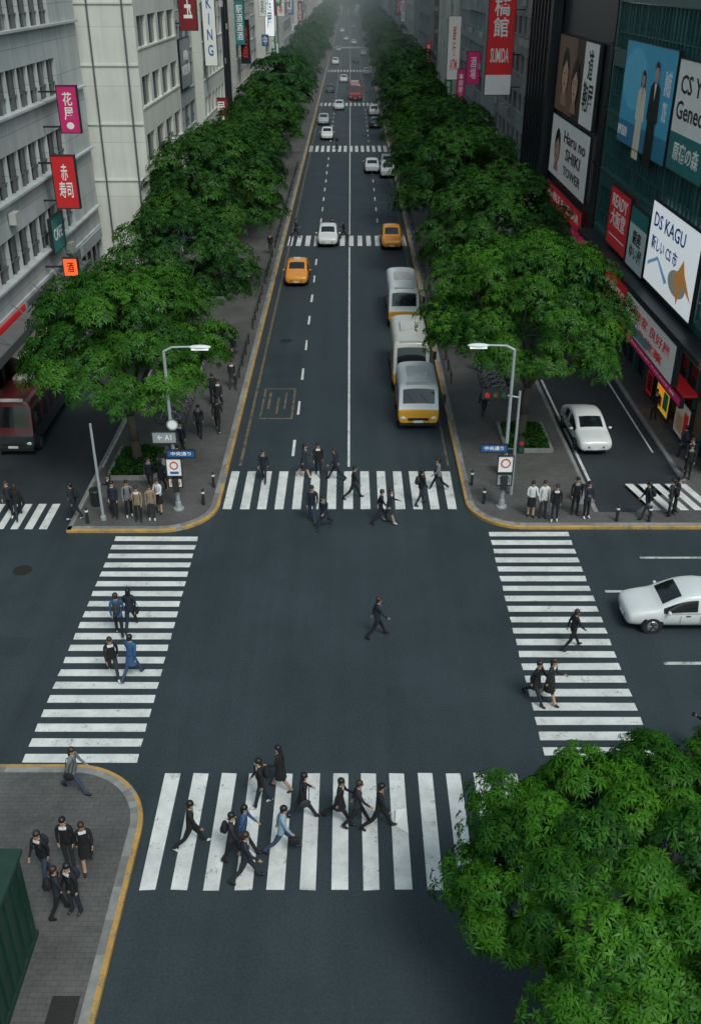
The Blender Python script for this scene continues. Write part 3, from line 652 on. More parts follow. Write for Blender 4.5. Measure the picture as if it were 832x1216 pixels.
W('billboard',-15.0,94,100,12,16,GRY,[('t','ART\nMUSEUM',0,0,1.5,1,WHT)]) 
W('shop_sign',-17.75,47,55,4.0,4.7,DRED,[('t','中央百貨店',0,0,1.4,.7,WHT)])
W('shop_sign',-17.6,58,60.5,6.4,8.4,TEAL,[('t','CAFE',0,0,1.4,.7,WHT)])

# ------------------------------------------------------------ vehicles
def loft(st,glass_top,glass_side,low_mat=0):
    g=MB(); n=len(st); rings=[]
    for (y,w,zb,zm,zt,(x4,z4),(x5,z5),z6) in st:
        half=[(0,zb),(w*.86,zb),(w,zm),(w*.965,zt),(x4,z4),(x5,z5),(0,z6)]
        ring=[(x,y,z) for x,z in half]+[(-x,y,z) for x,z in half[-2:0:-1]]
        rings.append(len(g.v)); g.v+=ring
    k=12
    for i in range(n-1):
        for j in range(k):
            a=rings[i]+j;b=rings[i]+(j+1)%k;c=rings[i+1]+(j+1)%k;d=rings[i+1]+j
            st_=j if j<6 else 11-j
            m=0
            if st_==0: m=2
            if st_ in(1,2): m=low_mat
            if st_==3 and i in glass_side: m=1
            if st_==5 and i in glass_top: m=1
            if st_ in(3,4,5) and i>=n-2 and low_mat: m=low_mat
            g.f.append((a,b,c,d)); g.m.append(m)
    g.f.append(tuple(rings[0]+j for j in reversed(range(k)))); g.m.append(low_mat)
    g.f.append(tuple(rings[-1]+j for j in range(k))); g.m.append(low_mat)
    return g
def smooth_mesh(g,lv=2):
    me=g.mesh('tmp',[]); ob=bpy.data.objects.new('tmp',me); COL.objects.link(ob)
    bm=bmesh.new(); bm.from_mesh(me); bmesh.ops.recalc_face_normals(bm,faces=bm.faces); bm.to_mesh(me); bm.free()
    md=ob.modifiers.new('s','SUBSURF'); md.levels=lv
    dg=bpy.context.evaluated_depsgraph_get(); dg.update()
    me2=bpy.data.meshes.new_from_object(ob.evaluated_get(dg))
    o=MB(); o.v=[tuple(v.co) for v in me2.vertices]; o.f=[tuple(p.vertices) for p in me2.polygons]; o.m=[p.material_index for p in me2.polygons]
    bpy.data.objects.remove(ob)
    return o
def fin(g,name,mats,n_smooth):
    me=g.mesh(name,mats)
    sm=np.zeros(len(g.f),bool); sm[:n_smooth]=True; me.polygons.foreach_set('use_smooth',sm); return me
def wheels(g,ys,x,r,w=.22):
    for y in ys:
        for s in(-1,1):
            g.tube((s*(x-.25),y,r+.03),(s*(x+.025),y,r+.03),r+.075,r+.07,24,2)
            g.tube((s*(x-w+.04),y,r),(s*(x+.05),y,r),r,r,24,3); g.tube((s*(x+.04),y,r),(s*(x+.058),y,r),r*.66,r*.6,14,4)
            for k in range(5):
                t=k*6.283/5; g.tube((s*(x+.055),y,r),(s*(x+.066),y+math.cos(t)*r*.55,r+math.sin(t)*r*.55),.035,.03,4,6)
VM=[None,M_cglass,M_black,M_rubber,M_alloy,M_lampw,M_dmetal,M_lampr,M_plate]
def car_mesh(name,tall=1.,taxi=False):
    q=lambda z:z if z<1.06 else 1.0+(z-1.0)*tall
    # rings: y, half width, sill z, waist z, belt z, window-top (x,z), roof edge (x,z), centre z
    st=[(-2.36,.70,.34,.52,.76,(.62,.86),(.50,.89),.91),(-2.27,.87,.24,.55,.86,(.74,.97),(.62,1.0),1.02),(-1.88,.91,.19,.58,.88,(.78,1.0),(.68,1.03),1.05),
        (-1.80,.91,.19,.58,.88,(.79,1.02),(.69,1.05),1.08),
        (-1.15,.93,.17,.58,.88,(.76,q(1.38)),(.66,q(1.47)),q(1.51)),(-.32,.93,.17,.58,.88,(.77,q(1.45)),(.67,q(1.55)),q(1.58)),(-.22,.93,.17,.58,.88,(.77,q(1.45)),(.67,q(1.55)),q(1.58)),
        (.40,.93,.17,.58,.88,(.76,q(1.42)),(.66,q(1.51)),q(1.54)),(1.20,.92,.17,.58,.88,(.80,.99),(.72,1.02),1.05),(1.30,.92,.17,.58,.87,(.79,.96),(.70,.99),1.01),(1.85,.90,.19,.56,.82,(.76,.90),(.62,.93),.95),(2.2,.86,.21,.52,.74,(.72,.80),(.58,.83),.85),(2.34,.74,.30,.48,.64,(.60,.68),(.48,.70),.72)]
    g=smooth_mesh(loft(st,(3,7),(4,6,7),0),2); ns=len(g.f)
    wheels(g,(-1.4,1.42),.86,.33)
    for s in(-1,1):
        g.ell((s*.62,2.17,.64),(.18,.12,.08),10,6,5); g.ell((s*.66,-2.22,.78),(.15,.08,.09),10,6,7)
        g.ell((s*1.02,.92,.98),(.1,.07,.07),8,6,0); g.tube((s*.88,.94,.92),(s*.97,.92,.97),.025,.025,6,2)
        for yy in(.1,-.85): g.box(s*.895,s*.935,yy,yy+.16,.76,.79,6)
        g.tube((s*.923,.45,.3),(s*.923,.45,.8),.006,.006,4,2) ; g.tube((s*.923,-.27,.3),(s*.923,-.27,.83),.006,.006,4,2)
        g.tube((s*.9,-1.75,.87),(s*.905,1.0,.88),.012,.012,4,6)
    g.box(-.42,.42,2.19,2.325,.46,.56,2); g.box(-.5,.5,2.2,2.31,.28,.36,2); g.box(-.22,.22,-2.38,-2.3,.52,.64,8); g.box(-.2,.2,2.28,2.345,.37,.45,8)
    g.tube((-.5,1.14,1.05),(.05,1.02,1.12),.01,.01,4,2); g.tube((.05,1.14,1.05),(.55,1.02,1.12),.01,.01,4,2)
    if taxi: g.box(-.25,.25,-.1,.15,q(1.54),q(1.54)+.15,8)
    return fin(g,name,[M_black]+VM[1:],ns)
CAR=car_mesh('sedan'); TAXI=car_mesh('taxi',1.05,True); VAN=car_mesh('hatch',1.3)
def bus_mesh(name,L,w=1.05,h=2.6,low=9):
    b=1.18;t=h-.42
    f=L/2;r_=-L/2
    w*=1.04
    S_=lambda y,k=1.:(y,w*k,.28,.7,b,(w*.965*k,t),(w*.9*k,h-.06),h)
    st=[(r_,w*.9,.4,.7,b,(w*.86,t),(w*.78,h-.3),h-.2),S_(r_+.12)]
    y=r_+.5; gs=[]
    st.append(S_(y))
    while y+1.15<f-.75:
        gs.append(len(st)-1); y+=1.0; st.append(S_(y)); y+=.14; st.append(S_(y))
    gs.append(len(st)-1); st.append(S_(f-.6)); st.append((f-.42,w,.28,.7,b,(w*.94,t),(w*.87,h-.2),h-.12))
    wi=len(st)-1
    st.append((f-.1,w*.99,.28,.7,b+.02,(w*.95,b+.12),(w*.9,b+.14),b+.15)); st.append((f+.0,w*.97,.3,.65,b-.06,(w*.92,b-.02),(w*.84,b+.0),b+.02)); st.append((f+.03,w*.9,.36,.6,b-.25,(w*.85,b-.2),(w*.75,b-.17),b-.15))
    gs.append(wi)
    g=smooth_mesh(loft(st,(wi,),gs,low),2); ns=len(g.f)
    wheels(g,(r_+.9,f-.95),w-.06,.4)
    for s in(-1,1):
        g.ell((s*w*.72,f-.01,.72),(.16,.07,.1),10,6,5); g.box(s*w*.55,s*w*.85,r_-.0,r_+.06,.7,1.0,7)
        g.tube((s*(w-.03),f-.35,h-.5),(s*(w+.2),f-.1,h-.55),.02,.02,6,2); g.box(s*(w+.12),s*(w+.3),f-.14,f-.08,h-1.0,h-.53,2)
    g.box(-w*.5,w*.5,f-.03,f+.03,.56,.72,2); g.box(-w*.9,w*.9,f-.12,f+.05,.3,.45,2); g.box(-.25,.25,f,f+.065,.46,.58,8)
    g.box(-w*.5,w*.5,-L*.16,L*.1,h-.02,h+.12,10); g.box(-w*.6,w*.6,f-.62,f-.5,h-.16,h-.02,10)
    g.tube((-.6,f-.12,b+.2),(-.1,f-.26,b+.75),.012,.012,4,2); g.tube((.1,f-.12,b+.2),(.6,f-.26,b+.75),.012,.012,4,2)
    return fin(g,name,[M_black]+VM[1:]+[M_black,pm('bus_roof_unit',(.5,.5,.48),.5)],ns)
def paint(name,c,r=.3): return pm('paint_'+name,c,r,var=.08,coat=.5,scale=2)
PW=paint('white',(.66,.68,.68)); PY=paint('yellow',(.72,.34,.025)); PO=paint('orange',(.72,.28,.03)); PD=paint('dark',(.03,.035,.04)); PS=paint('silver',(.38,.4,.41)); PR=paint('red',(.09,.012,.015)); PRR=paint('bright_red',(.33,.012,.02)); PC=paint('cream',(.5,.5,.45))
def veh(name,me,x,y,rz,p0,p9=None,sc=1):
    o=mkobj(name,me,(x,y,.006),math.radians(rz),sc)
    for i,p in((0,p0),(9,p9)):
        if p is not None and i<len(o.material_slots): o.material_slots[i].link='OBJECT'; o.material_slots[i].material=p
    return o
veh('white_sedan_car',CAR,12.35,29.6,90,PW)
veh('white_sedan_car',CAR,12.1,45.8,182,PW,sc=.97)
B1=bus_mesh('minibus_a',4.0,1.06,2.5); B2=bus_mesh('minibus_b',5.6,1.05,2.95); B3=bus_mesh('minibus_c',6.0,1.05,2.7); BB=bus_mesh('bus_d',8.0,1.15,3.0)
veh('yellow_minibus',B1,3.55,48.7,180,PW,PY)
veh('white_minibus',B2,3.45,54.8,180,PC,PY)
veh('white_minibus',B3,3.6,66.5,180,PW,PY)
veh('dark_red_bus',BB,-16.7,47.4,180,PR,PD,.95)
veh('yellow_taxi',TAXI,-4.15,75.7,180,PO)
veh('white_car',CAR,-2.0,88,180,PW)
veh('orange_taxi_van',VAN,3.6,87,180,PO)
veh('white_car',CAR,2.6,124,0,PW); veh('white_car',CAR,4.6,127,0,PS); veh('dark_car',VAN,4.4,121,0,PW)
veh('white_car',CAR,-3.4,151,180,PW); veh('red_bus',BB,.9,203,180,PRR,PRR)
for x,y,p,r_,me in((-4.3,167,PS,180,CAR),(3.9,163,PD,0,CAR),(-2,186,PW,180,CAR),(4,178,PW,0,VAN),(-4.2,215,PD,180,CAR),(-1.5,236,PW,180,CAR),(4,255,PS,0,CAR),(-4,285,PW,180,VAN),(1.5,290,PD,0,CAR),(3.9,318,PW,0,CAR),(-3.6,335,PS,180,CAR),(1.2,370,PW,0,CAR),(-1.6,392,PW,180,CAR),(-3.5,450,PW,180,CAR),(1.5,480,PS,0,CAR)):
    veh('car',me,x,y,r_,p)
for y,p,me in((62,PS,CAR),(80,PD,CAR),(92,PW,CAR)):
    veh('parked_car',me,13.9,y,182,p)
for y,p,me in((60,PD,CAR),(68,PW,CAR),(82,PS,VAN)):
    veh('parked_car',me,-13.3,y,180,p)

# ------------------------------------------------------------ people
def person(name,lL,kL,lR,kR,aL,eL,aR,eR,lean=3,bag=None,longhair=False,coat=False,skirt=False):
    V=[];E_=[];R_=[];T=[]
    rad=math.radians; sl=math.sin(rad(lean))
    up=lambda p:(p[0],p[1]+(p[2]-.93)*sl,p[2])
    def add(p,r,par,tag):
        V.append(p);R_.append(r)
        if par is not None: E_.append((par,len(V)-1)); T.append(tag)
        return len(V)-1
    pel=add((0,0,.95),.125,None,'')
    sp=add(up((0,0,1.12)),.118,pel,'t'); ch=add(up((0,0,1.30)),.132,sp,'t'); cb=add(up((0,0,1.42)),.10,ch,'t')
    nk=add(up((0,.005,1.50)),.054,cb,'n'); h0=add(up((0,.02,1.56)),.066,nk,'h'); h1=add(up((0,.018,1.63)),.086,h0,'h'); h2=add(up((0,.01,1.69)),.083,h1,'h'); add(up((0,.005,1.735)),.05,h2,'h')
    for s,a,k in((-1,lL,kL),(1,lR,kR)):
        a,k=rad(a),rad(k)
        hp=add((s*.092,0,.87),.098,pel,'l')
        kn=(s*.10,math.sin(a)*.41,.87-math.cos(a)*.41)
        th=add(tuple((np.array((s*.095,0,.87))+np.array(kn))/2),.084,hp,'l')
        k_=add(kn,.064,th,'l'); b=a-k
        an=(s*.105,kn[1]+math.sin(b)*.40,kn[2]-math.cos(b)*.40)
        cf=add(tuple(np.array(kn)*.6+np.array(an)*.4),.060,k_,'l'); a_=add(an,.05,cf,'l')
        pitch=max(-.6,min(.5,b*.7)) 
        fx=add((s*.115,an[1]+.06*math.cos(pitch),an[2]-.05+.06*math.sin(pitch)),.042,a_,'f'); add((s*.125,an[1]+.165*math.cos(pitch),an[2]-.06+.165*math.sin(pitch)),.034,fx,'f')
        add((s*.105,an[1]-.05,an[2]-.045),.036,a_,'f')
    palms=[]
    for s,a,e in((-1,aL,eL),(1,aR,eR)):
        a,e=rad(a),rad(e)
        cl=add(up((s*.10,0,1.43)),.075,cb,'t'); sh_=add(up((s*.185,0,1.405)),.062,cl,'a')
        S0=np.array(up((s*.185,0,1.405)))
        el=S0+np.array((s*.035,math.sin(a)*.28,-math.cos(a)*.28)); e1=add(tuple((S0+el)/2),.053,sh_,'a'); e2=add(tuple(el),.046,e1,'a')
        g_=a+e; f_=np.array((-s*.06,math.sin(g_),-math.cos(g_))); f_/=np.linalg.norm(f_)
        wr=el+f_*.24; w1=add(tuple(el+f_*.12),.042,e2,'a'); w2=add(tuple(wr),.031,w1,'a')
        t_=np.array((0,math.cos(g_),math.sin(g_))); inn=np.array((-s,0,0))
        pl=wr+f_*.05; p1=add(tuple(pl),.026,w2,'k'); palms.append(wr+f_*.1)
        for o,Lf in((-.028,.055),(-.009,.072),(.01,.078),(.029,.07)):
            q=wr+f_*.085+t_*o; q1=add(tuple(q),.0095,p1,'k'); q2=add(tuple(q+f_*Lf*.5+inn*.006),.0085,q1,'k'); add(tuple(q+f_*Lf*.9+inn*.026),.007,q2,'k')
        q=wr+f_*.03+t_*.035; q1=add(tuple(q),.011,p1,'k'); add(tuple(q+f_*.04+t_*.018+inn*.01),.009,q1,'k')
    me=bpy.data.meshes.new('p'); bm=bmesh.new(); sk=bm.verts.layers.skin.verify()
    bv=[bm.verts.new(v) for v in V]
    for i,v in enumerate(bv): v[sk].radius=(R_[i],R_[i]); v[sk].use_root=(i==0)
    for a,b in E_: bm.edges.new((bv[a],bv[b]))
    bm.to_mesh(me); bm.free()
    ob=bpy.data.objects.new('p',me); COL.objects.link(ob)
    md=ob.modifiers.new('k','SKIN'); md.use_smooth_shade=True
    md2=ob.modifiers.new('s','SUBSURF'); md2.levels=1
    dg=bpy.context.evaluated_depsgraph_get(); dg.update()
    m2=bpy.data.meshes.new_from_object(ob.evaluated_get(dg)); bpy.data.objects.remove(ob)
    P=np.array([tuple(v.co) for v in m2.vertices]); F=[tuple(p.vertices) for p in m2.polygons]
    A=np.array([V[a] for a,b in E_]);B=np.array([V[b] for a,b in E_]); RR=np.array([(R_[a]+R_[b])/2 for a,b in E_])
    def near(X):
        d=X[:,None,:]-A[None]; ab=(B-A)[None]; t=np.clip((d*ab).sum(2)/((ab**2).sum(2)+1e-9),0,1)
        return (np.linalg.norm(d-ab*t[:,:,None],axis=2)-RR[None]*.8).argmin(1)
    Tn=np.array([T[i] for i in near(P)])
    tor=(Tn=='t')
    P[tor,0]*=1.22
    yc=(P[:,2]-.93)*sl; P[tor,1]=yc[tor]+(P[tor,1]-yc[tor])*.92
    if coat:
        w=tor&(P[:,2]<1.1); P[w,0]*=1.08
    C=np.array([P[list(f)].mean(0) for f in F]); tg=[T[i] for i in near(C)]
    mi=[]
    for c,t in zip(C,tg):
        y=c[1]-(c[2]-.93)*sl
        m={'t':1,'a':1,'l':2,'f':3,'h':0,'n':0,'k':0}[t]
        if t=='t' and c[2]<.90: m=2
        if t=='l' and c[2]>.84: m=1
        if t=='t' and abs(c[0])<.05 and y>.04 and c[2]>1.22: m=5
        if t=='h' and (c[2]>1.69 or (y<.0 and c[2]>1.56)): m=4
        if skirt and t=='l' and c[2]<.5: m=0
        mi.append(m)
    g=MB(); g.v=[tuple(p) for p in P]; g.f=F; g.m=mi
    hx=lambda p:up(p)
    g.ell(hx((0,-.012,1.685)),(.098,.108,.098),14,9,4)
    if longhair: g.ell(hx((0,-.055,1.58)),(.095,.06,.16),12,8,4)
    else: g.ell(hx((0,-.045,1.62)),(.085,.06,.07),12,8,4)
    for s in(-1,1):
        g.ell(hx((s*.032,.098,1.635)),(.011,.008,.008),6,5,4); g.ell(hx((s*.088,.01,1.625)),(.012,.02,.03),6,5,0)
    g.ell(hx((0,.108,1.61)),(.012,.018,.024),6,5,0); g.ell(hx((0,.094,1.575)),(.024,.008,.007),6,5,3)
    if coat or skirt:
        n=14;b=len(g.v);zs=(1.0,.86,.66 if coat else .52);rs=((.165,.125),(.185,.15),(.2,.19))
        for z,(rx,ry) in zip(zs,rs):
            for i in range(n): t=6.283*i/n; g.v.append((rx*math.cos(t),ry*math.sin(t),z))
        for j in range(2):
            for i in range(n): k=(i+1)%n; g.f.append((b+j*n+i,b+j*n+k,b+(j+1)*n+k,b+(j+1)*n+i)); g.m.append(1 if coat else 2)
    if bag=='back':
        g.ell(hx((0,-.19,1.24)),(.15,.1,.21),12,9,6); g.ell(hx((0,-.27,1.16)),(.1,.05,.1),10,7,6)
        for s in(-1,1): g.path([hx((s*.1,-.12,1.42)),hx((s*.11,.0,1.5)),hx((s*.12,.13,1.36)),hx((s*.13,.1,1.15))],[.018]*4,6,6)
    if bag=='side':
        g.ell((.27,.0,.88),(.06,.17,.14),12,8,6); g.path([hx((.27,-.1,1.0)),hx((.12,-.12,1.42)),hx((.08,.02,1.5)),hx((.14,.12,1.35)),hx((.27,.1,1.0))],[.012]*5,5,6)
    if bag=='case':
        p=palms[1]; g.box(p[0]-.035,p[0]+.035,p[1]-.16,p[1]+.16,p[2]-.3,p[2]-.06,6); g.path([(p[0],p[1]-.07,p[2]-.06),(p[0],p[1]-.05,p[2]-.0),(p[0],p[1]+.05,p[2]-.0),(p[0],p[1]+.07,p[2]-.06)],[.01]*4,5,6)
    if bag=='phone':
        p=palms[1]; g.box(p[0]-.05,p[0]-.038,p[1]-.03,p[1]+.05,p[2]-.02,p[2]+.12,6)
    zmin=min(v[2] for v in g.v); g.v=[(x,y,z-zmin) for x,y,z in g.v]
    return g.mesh(name,[M_black]*7,True)
PR_={
 'w1':person('walk1',27,4,-20,22,-24,12,26,18,5),
 'w2':person('walk2',-24,26,30,6,22,25,-20,10,6,bag='side',longhair=True),
 'w3':person('walk3',16,3,-13,16,-12,15,14,20,3,bag='back'),
 'w4':person('walk4',34,8,-26,24,-30,20,20,12,8,bag='case'),
 'w5':person('walk5',-18,18,20,3,15,70,-16,14,4,longhair=True,skirt=True),
 'w6':person('walk6',-26,30,28,5,24,40,-26,30,5,coat=True),
 'w7':person('walk7',30,5,-24,26,-18,40,20,12,6),
 's1':person('stand1',3,2,-3,3,3,10,-2,12,1),
 's2':person('stand2',2,2,4,8,8,14,18,95,2,bag='phone',longhair=True),
 's3':person('stand3',-4,3,3,4,-3,8,5,15,2,bag='back'),
 's4':person('stand4',5,6,-3,3,20,80,15,85,3,longhair=True,skirt=True)}
cloth=lambda n,c:pm('cloth_'+n,c,.85,var=.25,scale=9,bump=.5,bscale=18)
NV=cloth('navy',(.015,.02,.035)); BK=cloth('black',(.010,.010,.012)); CH=cloth('charcoal',(.026,.028,.033)); BL=cloth('blue',(.03,.09,.2)); WH=cloth('white',(.6,.61,.62)); JE=cloth('denim',(.04,.06,.11)); TN=cloth('tan',(.25,.18,.12)); GY=cloth('grey',(.16,.17,.18)); LB=cloth('light_blue',(.25,.36,.46))
SK=[pm('skin_a',(.5,.31,.22),.5),pm('skin_b',(.42,.25,.17),.5)]; SHOE=pm('shoe_leather',(.012,.011,.01),.35); SHW=pm('white_trainers',(.55,.55,.55),.6)
HR=[pm('hair_black',(.01,.009,.009),.4),pm('hair_brown',(.035,.02,.013),.45)]
prn=random.Random(17)
def ped(x,y,head,proto,top=None,bot=None,shirt=None,z=.0):
    me=PR_[proto]
    o=mkobj('pedestrian',me,(x,y,z+.008),math.radians(head),prn.uniform(.95,1.04))
    top=top or prn.choice([NV,BK,BK,CH,NV]); bot=bot or prn.choice([BK,NV,CH,BK])
    ms=[prn.choice(SK),top,bot,SHW if prn.random()<.2 else SHOE,prn.choice(HR+[HR[0]]),shirt or prn.choice([WH,WH,GY,top]),prn.choice([BK,BK,CH,NV])]
    for i,m in enumerate(ms):
        o.material_slots[i].link='OBJECT'; o.material_slots[i].material=m
    return o
# heading: 0 faces away (+Y), 180 faces camera, 90 faces -X, -90 faces +X
PP=[(.95,28.5,-80,'w1',NV,BK),
 (-4.07,40.8,170,'w3'),(-2.2,41.25,-90,'w5'),(-1.53,41.4,180,'w3',BK,BK),(-.68,41,90,'w2'),(.12,39.1,-85,'w7',BK,BK),(-1.66,36.9,180,'w3',NV,JE),(-1.13,36.4,150,'w6',NV,NV),(1.3,36.8,-90,'w1'),(1.7,36.9,-110,'w5'),(3.16,38.5,-70,'w3',BK,CH),(4.08,40,100,'w2',GY,BK),
 (-8.05,26.2,200,'w1',BK,CH),(-7.4,26.2,-20,'w6',BL,JE),(-8.35,28.6,10,'w3',BL,BK),(-8.0,29.0,0,'w2',NV,NV),
 (7.84,27.8,-75,'w1',BK,BK),(6.05,24.95,-130,'w6',BK,NV),(6.5,24.9,-120,'w5',CH,BK),(10.7,22.4,60,'s2',BK,BK),
 (-4.36,18.85,-80,'w7',BK,BK),(-3.16,18.4,-90,'w3',CH,BK),(-2.75,17.7,-85,'w1',NV,CH),(-2.9,18.75,-95,'w2',BL,BK),(-2.55,20.35,100,'w3',BK,NV),(-2.04,21.0,80,'w5',BK,BK),(-1.87,18.7,-88,'w4',LB,JE),(-1.35,19.9,-70,'w2',BK,NV),(-.31,19.75,-95,'w6',BK,BK,WH),(.19,19.6,-88,'w1',CH,BK),(.78,19.5,-92,'w7',BK,BK),
 (-8.0,20.8,-100,'w2',GY,JE),(-8.02,17.7,160,'w3',BK,JE),(-7.48,18.1,180,'s1',BK,CH),(-7.0,18.05,200,'w5',BK,BK),(-7.34,16.55,-60,'w3',NV,BK),(-6.96,16.6,150,'s3',BK,NV)]
for p in PP:
    zz=.13 if (p[0]<-6 and p[1]<21.5) else 0
    ped(*p,z=zz)
for x,y,h,k,*c in [(-10.3,37.1,170,'s1'),(-9.7,37.2,200,'s3',GY,BK),(-9.2,36.8,180,'s2',TN,BK),(-8.65,36.9,190,'s1',TN,CH),(-8.4,37.5,150,'s4',WH,BK),(-12.0,36.9,80,'w3'),(-9.2,39.7,180,'w3'),(-8.6,39.3,0,'w2'),(-7.75,45.6,180,'w3'),(-6.9,46.3,0,'w1'),(-7.2,49.4,180,'w2'),(-7.6,50,10,'s1'),(-7.5,71,180,'w3'),(-7,73,0,'w1'),(-10.6,37.9,120,'s2'),(-7.3,58,180,'w5'),(-8.3,43.5,150,'w3'),(-8.1,41.0,20,'s1'),(-6.8,52.5,180,'w6'),
  (7.9,37.2,180,'s4',WH,BK),(8.4,37.1,190,'s1',WH,CH),(8.87,36.8,170,'s3',BK,NV),(9.87,37.4,180,'s1'),(10.3,37.1,200,'s2'),(12.9,37.0,90,'w3'),(14.0,37.3,60,'s3'),(14.3,37.5,250,'s1',BK,BK),(16.1,41.5,180,'s1',BK,BK),(15.9,40.9,160,'s2',BK,BK),(16.3,43,10,'w3'),(7.2,48.5,180,'w2'),(7.7,55,0,'w3'),(16.2,47.9,200,'s1'),(-6.8,83,180,'w3'),(6.9,66,180,'w1')]:
    ped(x,y,h,k,*(c if c else ()),z=.13)
for x,y,h,k in[(-15.0,37.5,180,'w3'),(-14.6,37.3,20,'w2'),(-1.7,89.6,-90,'w3'),(-.6,89,90,'w1'),(-5,89.6,-90,'w2'),(-1.9,141,90,'w3')]: ped(x,y,h,k)
g=MB(); g.poly([(1.25,19.6,.02),(1.62,19.3,.03),(1.6,20.2,.05)]); g.poly([(1.25,19.6,.02),(1.6,20.2,.05),(1.3,20.1,.12)]); g.obj('paper_litter',[flat('paper',(.75,.75,.73))])

# ------------------------------------------------------------ street furniture
def lamp(x,y,s,h=7.5):
    g=MB(); g.tube((x,y,.1),(x,y,.5),.16,.13,14); g.tube((x,y,.5),(x,y,h),.09,.06,12)
    g.tube((x,y,.12),(x,y,.2),.24,.24,14)
    g.path([(x,y,h),(x+s*.35,y,h+.18),(x+s*1.1,y,h+.2)],[.055,.045,.04],8)
    g.ell((x+s*1.5,y,h+.19),(.46,.15,.085),14,8,1); g.box(x+s*1.15,x+s*1.85,y-.11,y+.11,h+.08,h+.13,2)
    g.box(x-.14,x+.14,y-.26,y-.1,1.1,1.8,3)
    return g.obj('street_lamp',[M_metal,pm('lamp_housing',(.7,.72,.73),.35),pm('lamp_lens',(.85,.85,.8),.3,emis=.5),M_dmetal],origin=(x,y,0))
lamp(-7.65,37.9,1); lamp(6.75,38.1,-1)
def roadsign(x,y,z,w,h,bg,items): 
    return board('traffic_sign',(x,y,z),'S',w,h,bg,items,.03)
def round_sign(x,y,z,r,cols):
    g=MB()
    for i,(k,mt) in enumerate(cols): g.tube((x,y-.02-.006*i,z),(x,y-.026-.006*i,z),r*k,r*k,24,i)
    g.box(x-.02,x+.02,y-.02,y+.1,z-.02,z+.02,0)
    g.obj('traffic_sign',[m for _,m in cols],origin=(x,y,z))
roadsign(-7.95,37.75,3.7,1.0,.5,GRY,[('t','← A1',0,0,1.2,1,WHT)])
roadsign(-7.3,37.72,2.95,1.15,.3,SBLU,[('t','中央通り',0,0,1.5,1.2,WHT)])
roadsign(-7.65,37.7,2.3,.62,.8,WHT,[('e',0,.2,.6,.5,RED),('e',0,.2,.42,.34,WHT),('r',-.6,.6,-.8,-.5,SBLU)])
roadsign(-7.65,37.7,1.55,.55,.4,CREAM,[('t','P 300m',0,0,1.5,1,RED)])
roadsign(6.2,37.95,3.1,1.1,.32,SBLU,[('t','中央通り',0,0,1.5,1.2,WHT)])
roadsign(6.75,37.9,2.35,.62,.75,WHT,[('e',0,.1,.7,.6,RED),('e',0,.1,.5,.42,WHT)])
roadsign(6.75,37.9,1.6,.6,.5,GRY,[('t','TAXI',0,0,1.5,1,BLK)])
round_sign(-7.55,37.75,4.3,.25,[(1,GRY),(.75,WHT)])
def signal(x,y,h,s,arm):
    g=MB(); g.tube((x,y,.1),(x,y,h),.075,.055,10); g.tube((x,y,h-.3),(x+s*arm,y,h-.1),.04,.03,8)
    for cx,cz in((x+s*arm,h-.1),(x,2.6)):
        if cz>3:
            g.box(cx-.55,cx+.55,y-.2,y+.02,cz-.2,cz+.2,1)
            for i,c in enumerate((2,3,4)): g.tube((cx-.35+.35*i,y-.2,cz),(cx-.35+.35*i,y-.26,cz),.11,.11,14,c)
        else:
            g.box(cx+.1,cx+.4,y-.12,y+.12,cz-.35,cz+.35,1); g.tube((cx+.25,y-.12,cz+.16),(cx+.25,y-.17,cz+.16),.09,.09,12,2); g.tube((cx+.25,y-.12,cz-.16),(cx+.25,y-.17,cz-.16),.1,.1,12,4)
    g.obj('traffic_light',[M_metal,M_dmetal,pm('signal_red',(.4,.02,.02),.3,emis=.15),pm('signal_amber_off',(.12,.07,.01),.3),pm('signal_green_off',(.01,.09,.06),.3)],origin=(x,y,0))
signal(7.35,39.3,5.2,-1,1.1)
g=MB(); g.tube((-10.8,36.95,.1),(-10.8,36.95,4.7),.07,.05,12); g.tube((-10.8,36.95,.1),(-10.8,36.95,.3),.13,.13,12); g.obj('steel_pole',[M_metal])
def rail(x,y0,y1):
    g=MB(); y=y0
    while y<=y1+.01: g.tube((x,y,.12),(x,y,.85),.035,.035,8); y+=2
    for z in(.83,.55): g.tube((x,y0,z),(x,y1,z),.025,.025,6)
    g.obj('guard_rail',[M_dmetal],origin=(x,y0,0))
for a in range(52,120,11): rail(-6.55,a,a+8); rail(5.85,a+1,a+9)
g0=MB(); g0.tube((0,0,0),(0,0,.75),.07,.06,10); g0.ell((0,0,.76),(.065,.065,.05),10,6); g0.tube((0,0,.58),(0,0,.66),.072,.072,10,1)
bol=g0.mesh('bollard',[M_dmetal,WHT])
for x,y in((-11.4,36.6),(-6.6,38.3),(-6.35,40.0),(5.65,40.2),(6.0,38.4),(11.6,36.8),(13,36.75)): mkobj('bollard',bol,(x,y,.13))
def bin_(x,y,m):
    g=MB(); g.tube((x,y,.13),(x,y,.85),.24,.27,14,0); g.tube((x,y,.85),(x,y,.93),.29,.25,14,1); g.tube((x,y,.931),(x,y,.94),.12,.12,12,2); g.obj('litter_bin',[m,M_dmetal,M_black],origin=(x,y,.13))
bin_(-11.4,38.3,M_dmetal); bin_(10.4,38.6,GRY)
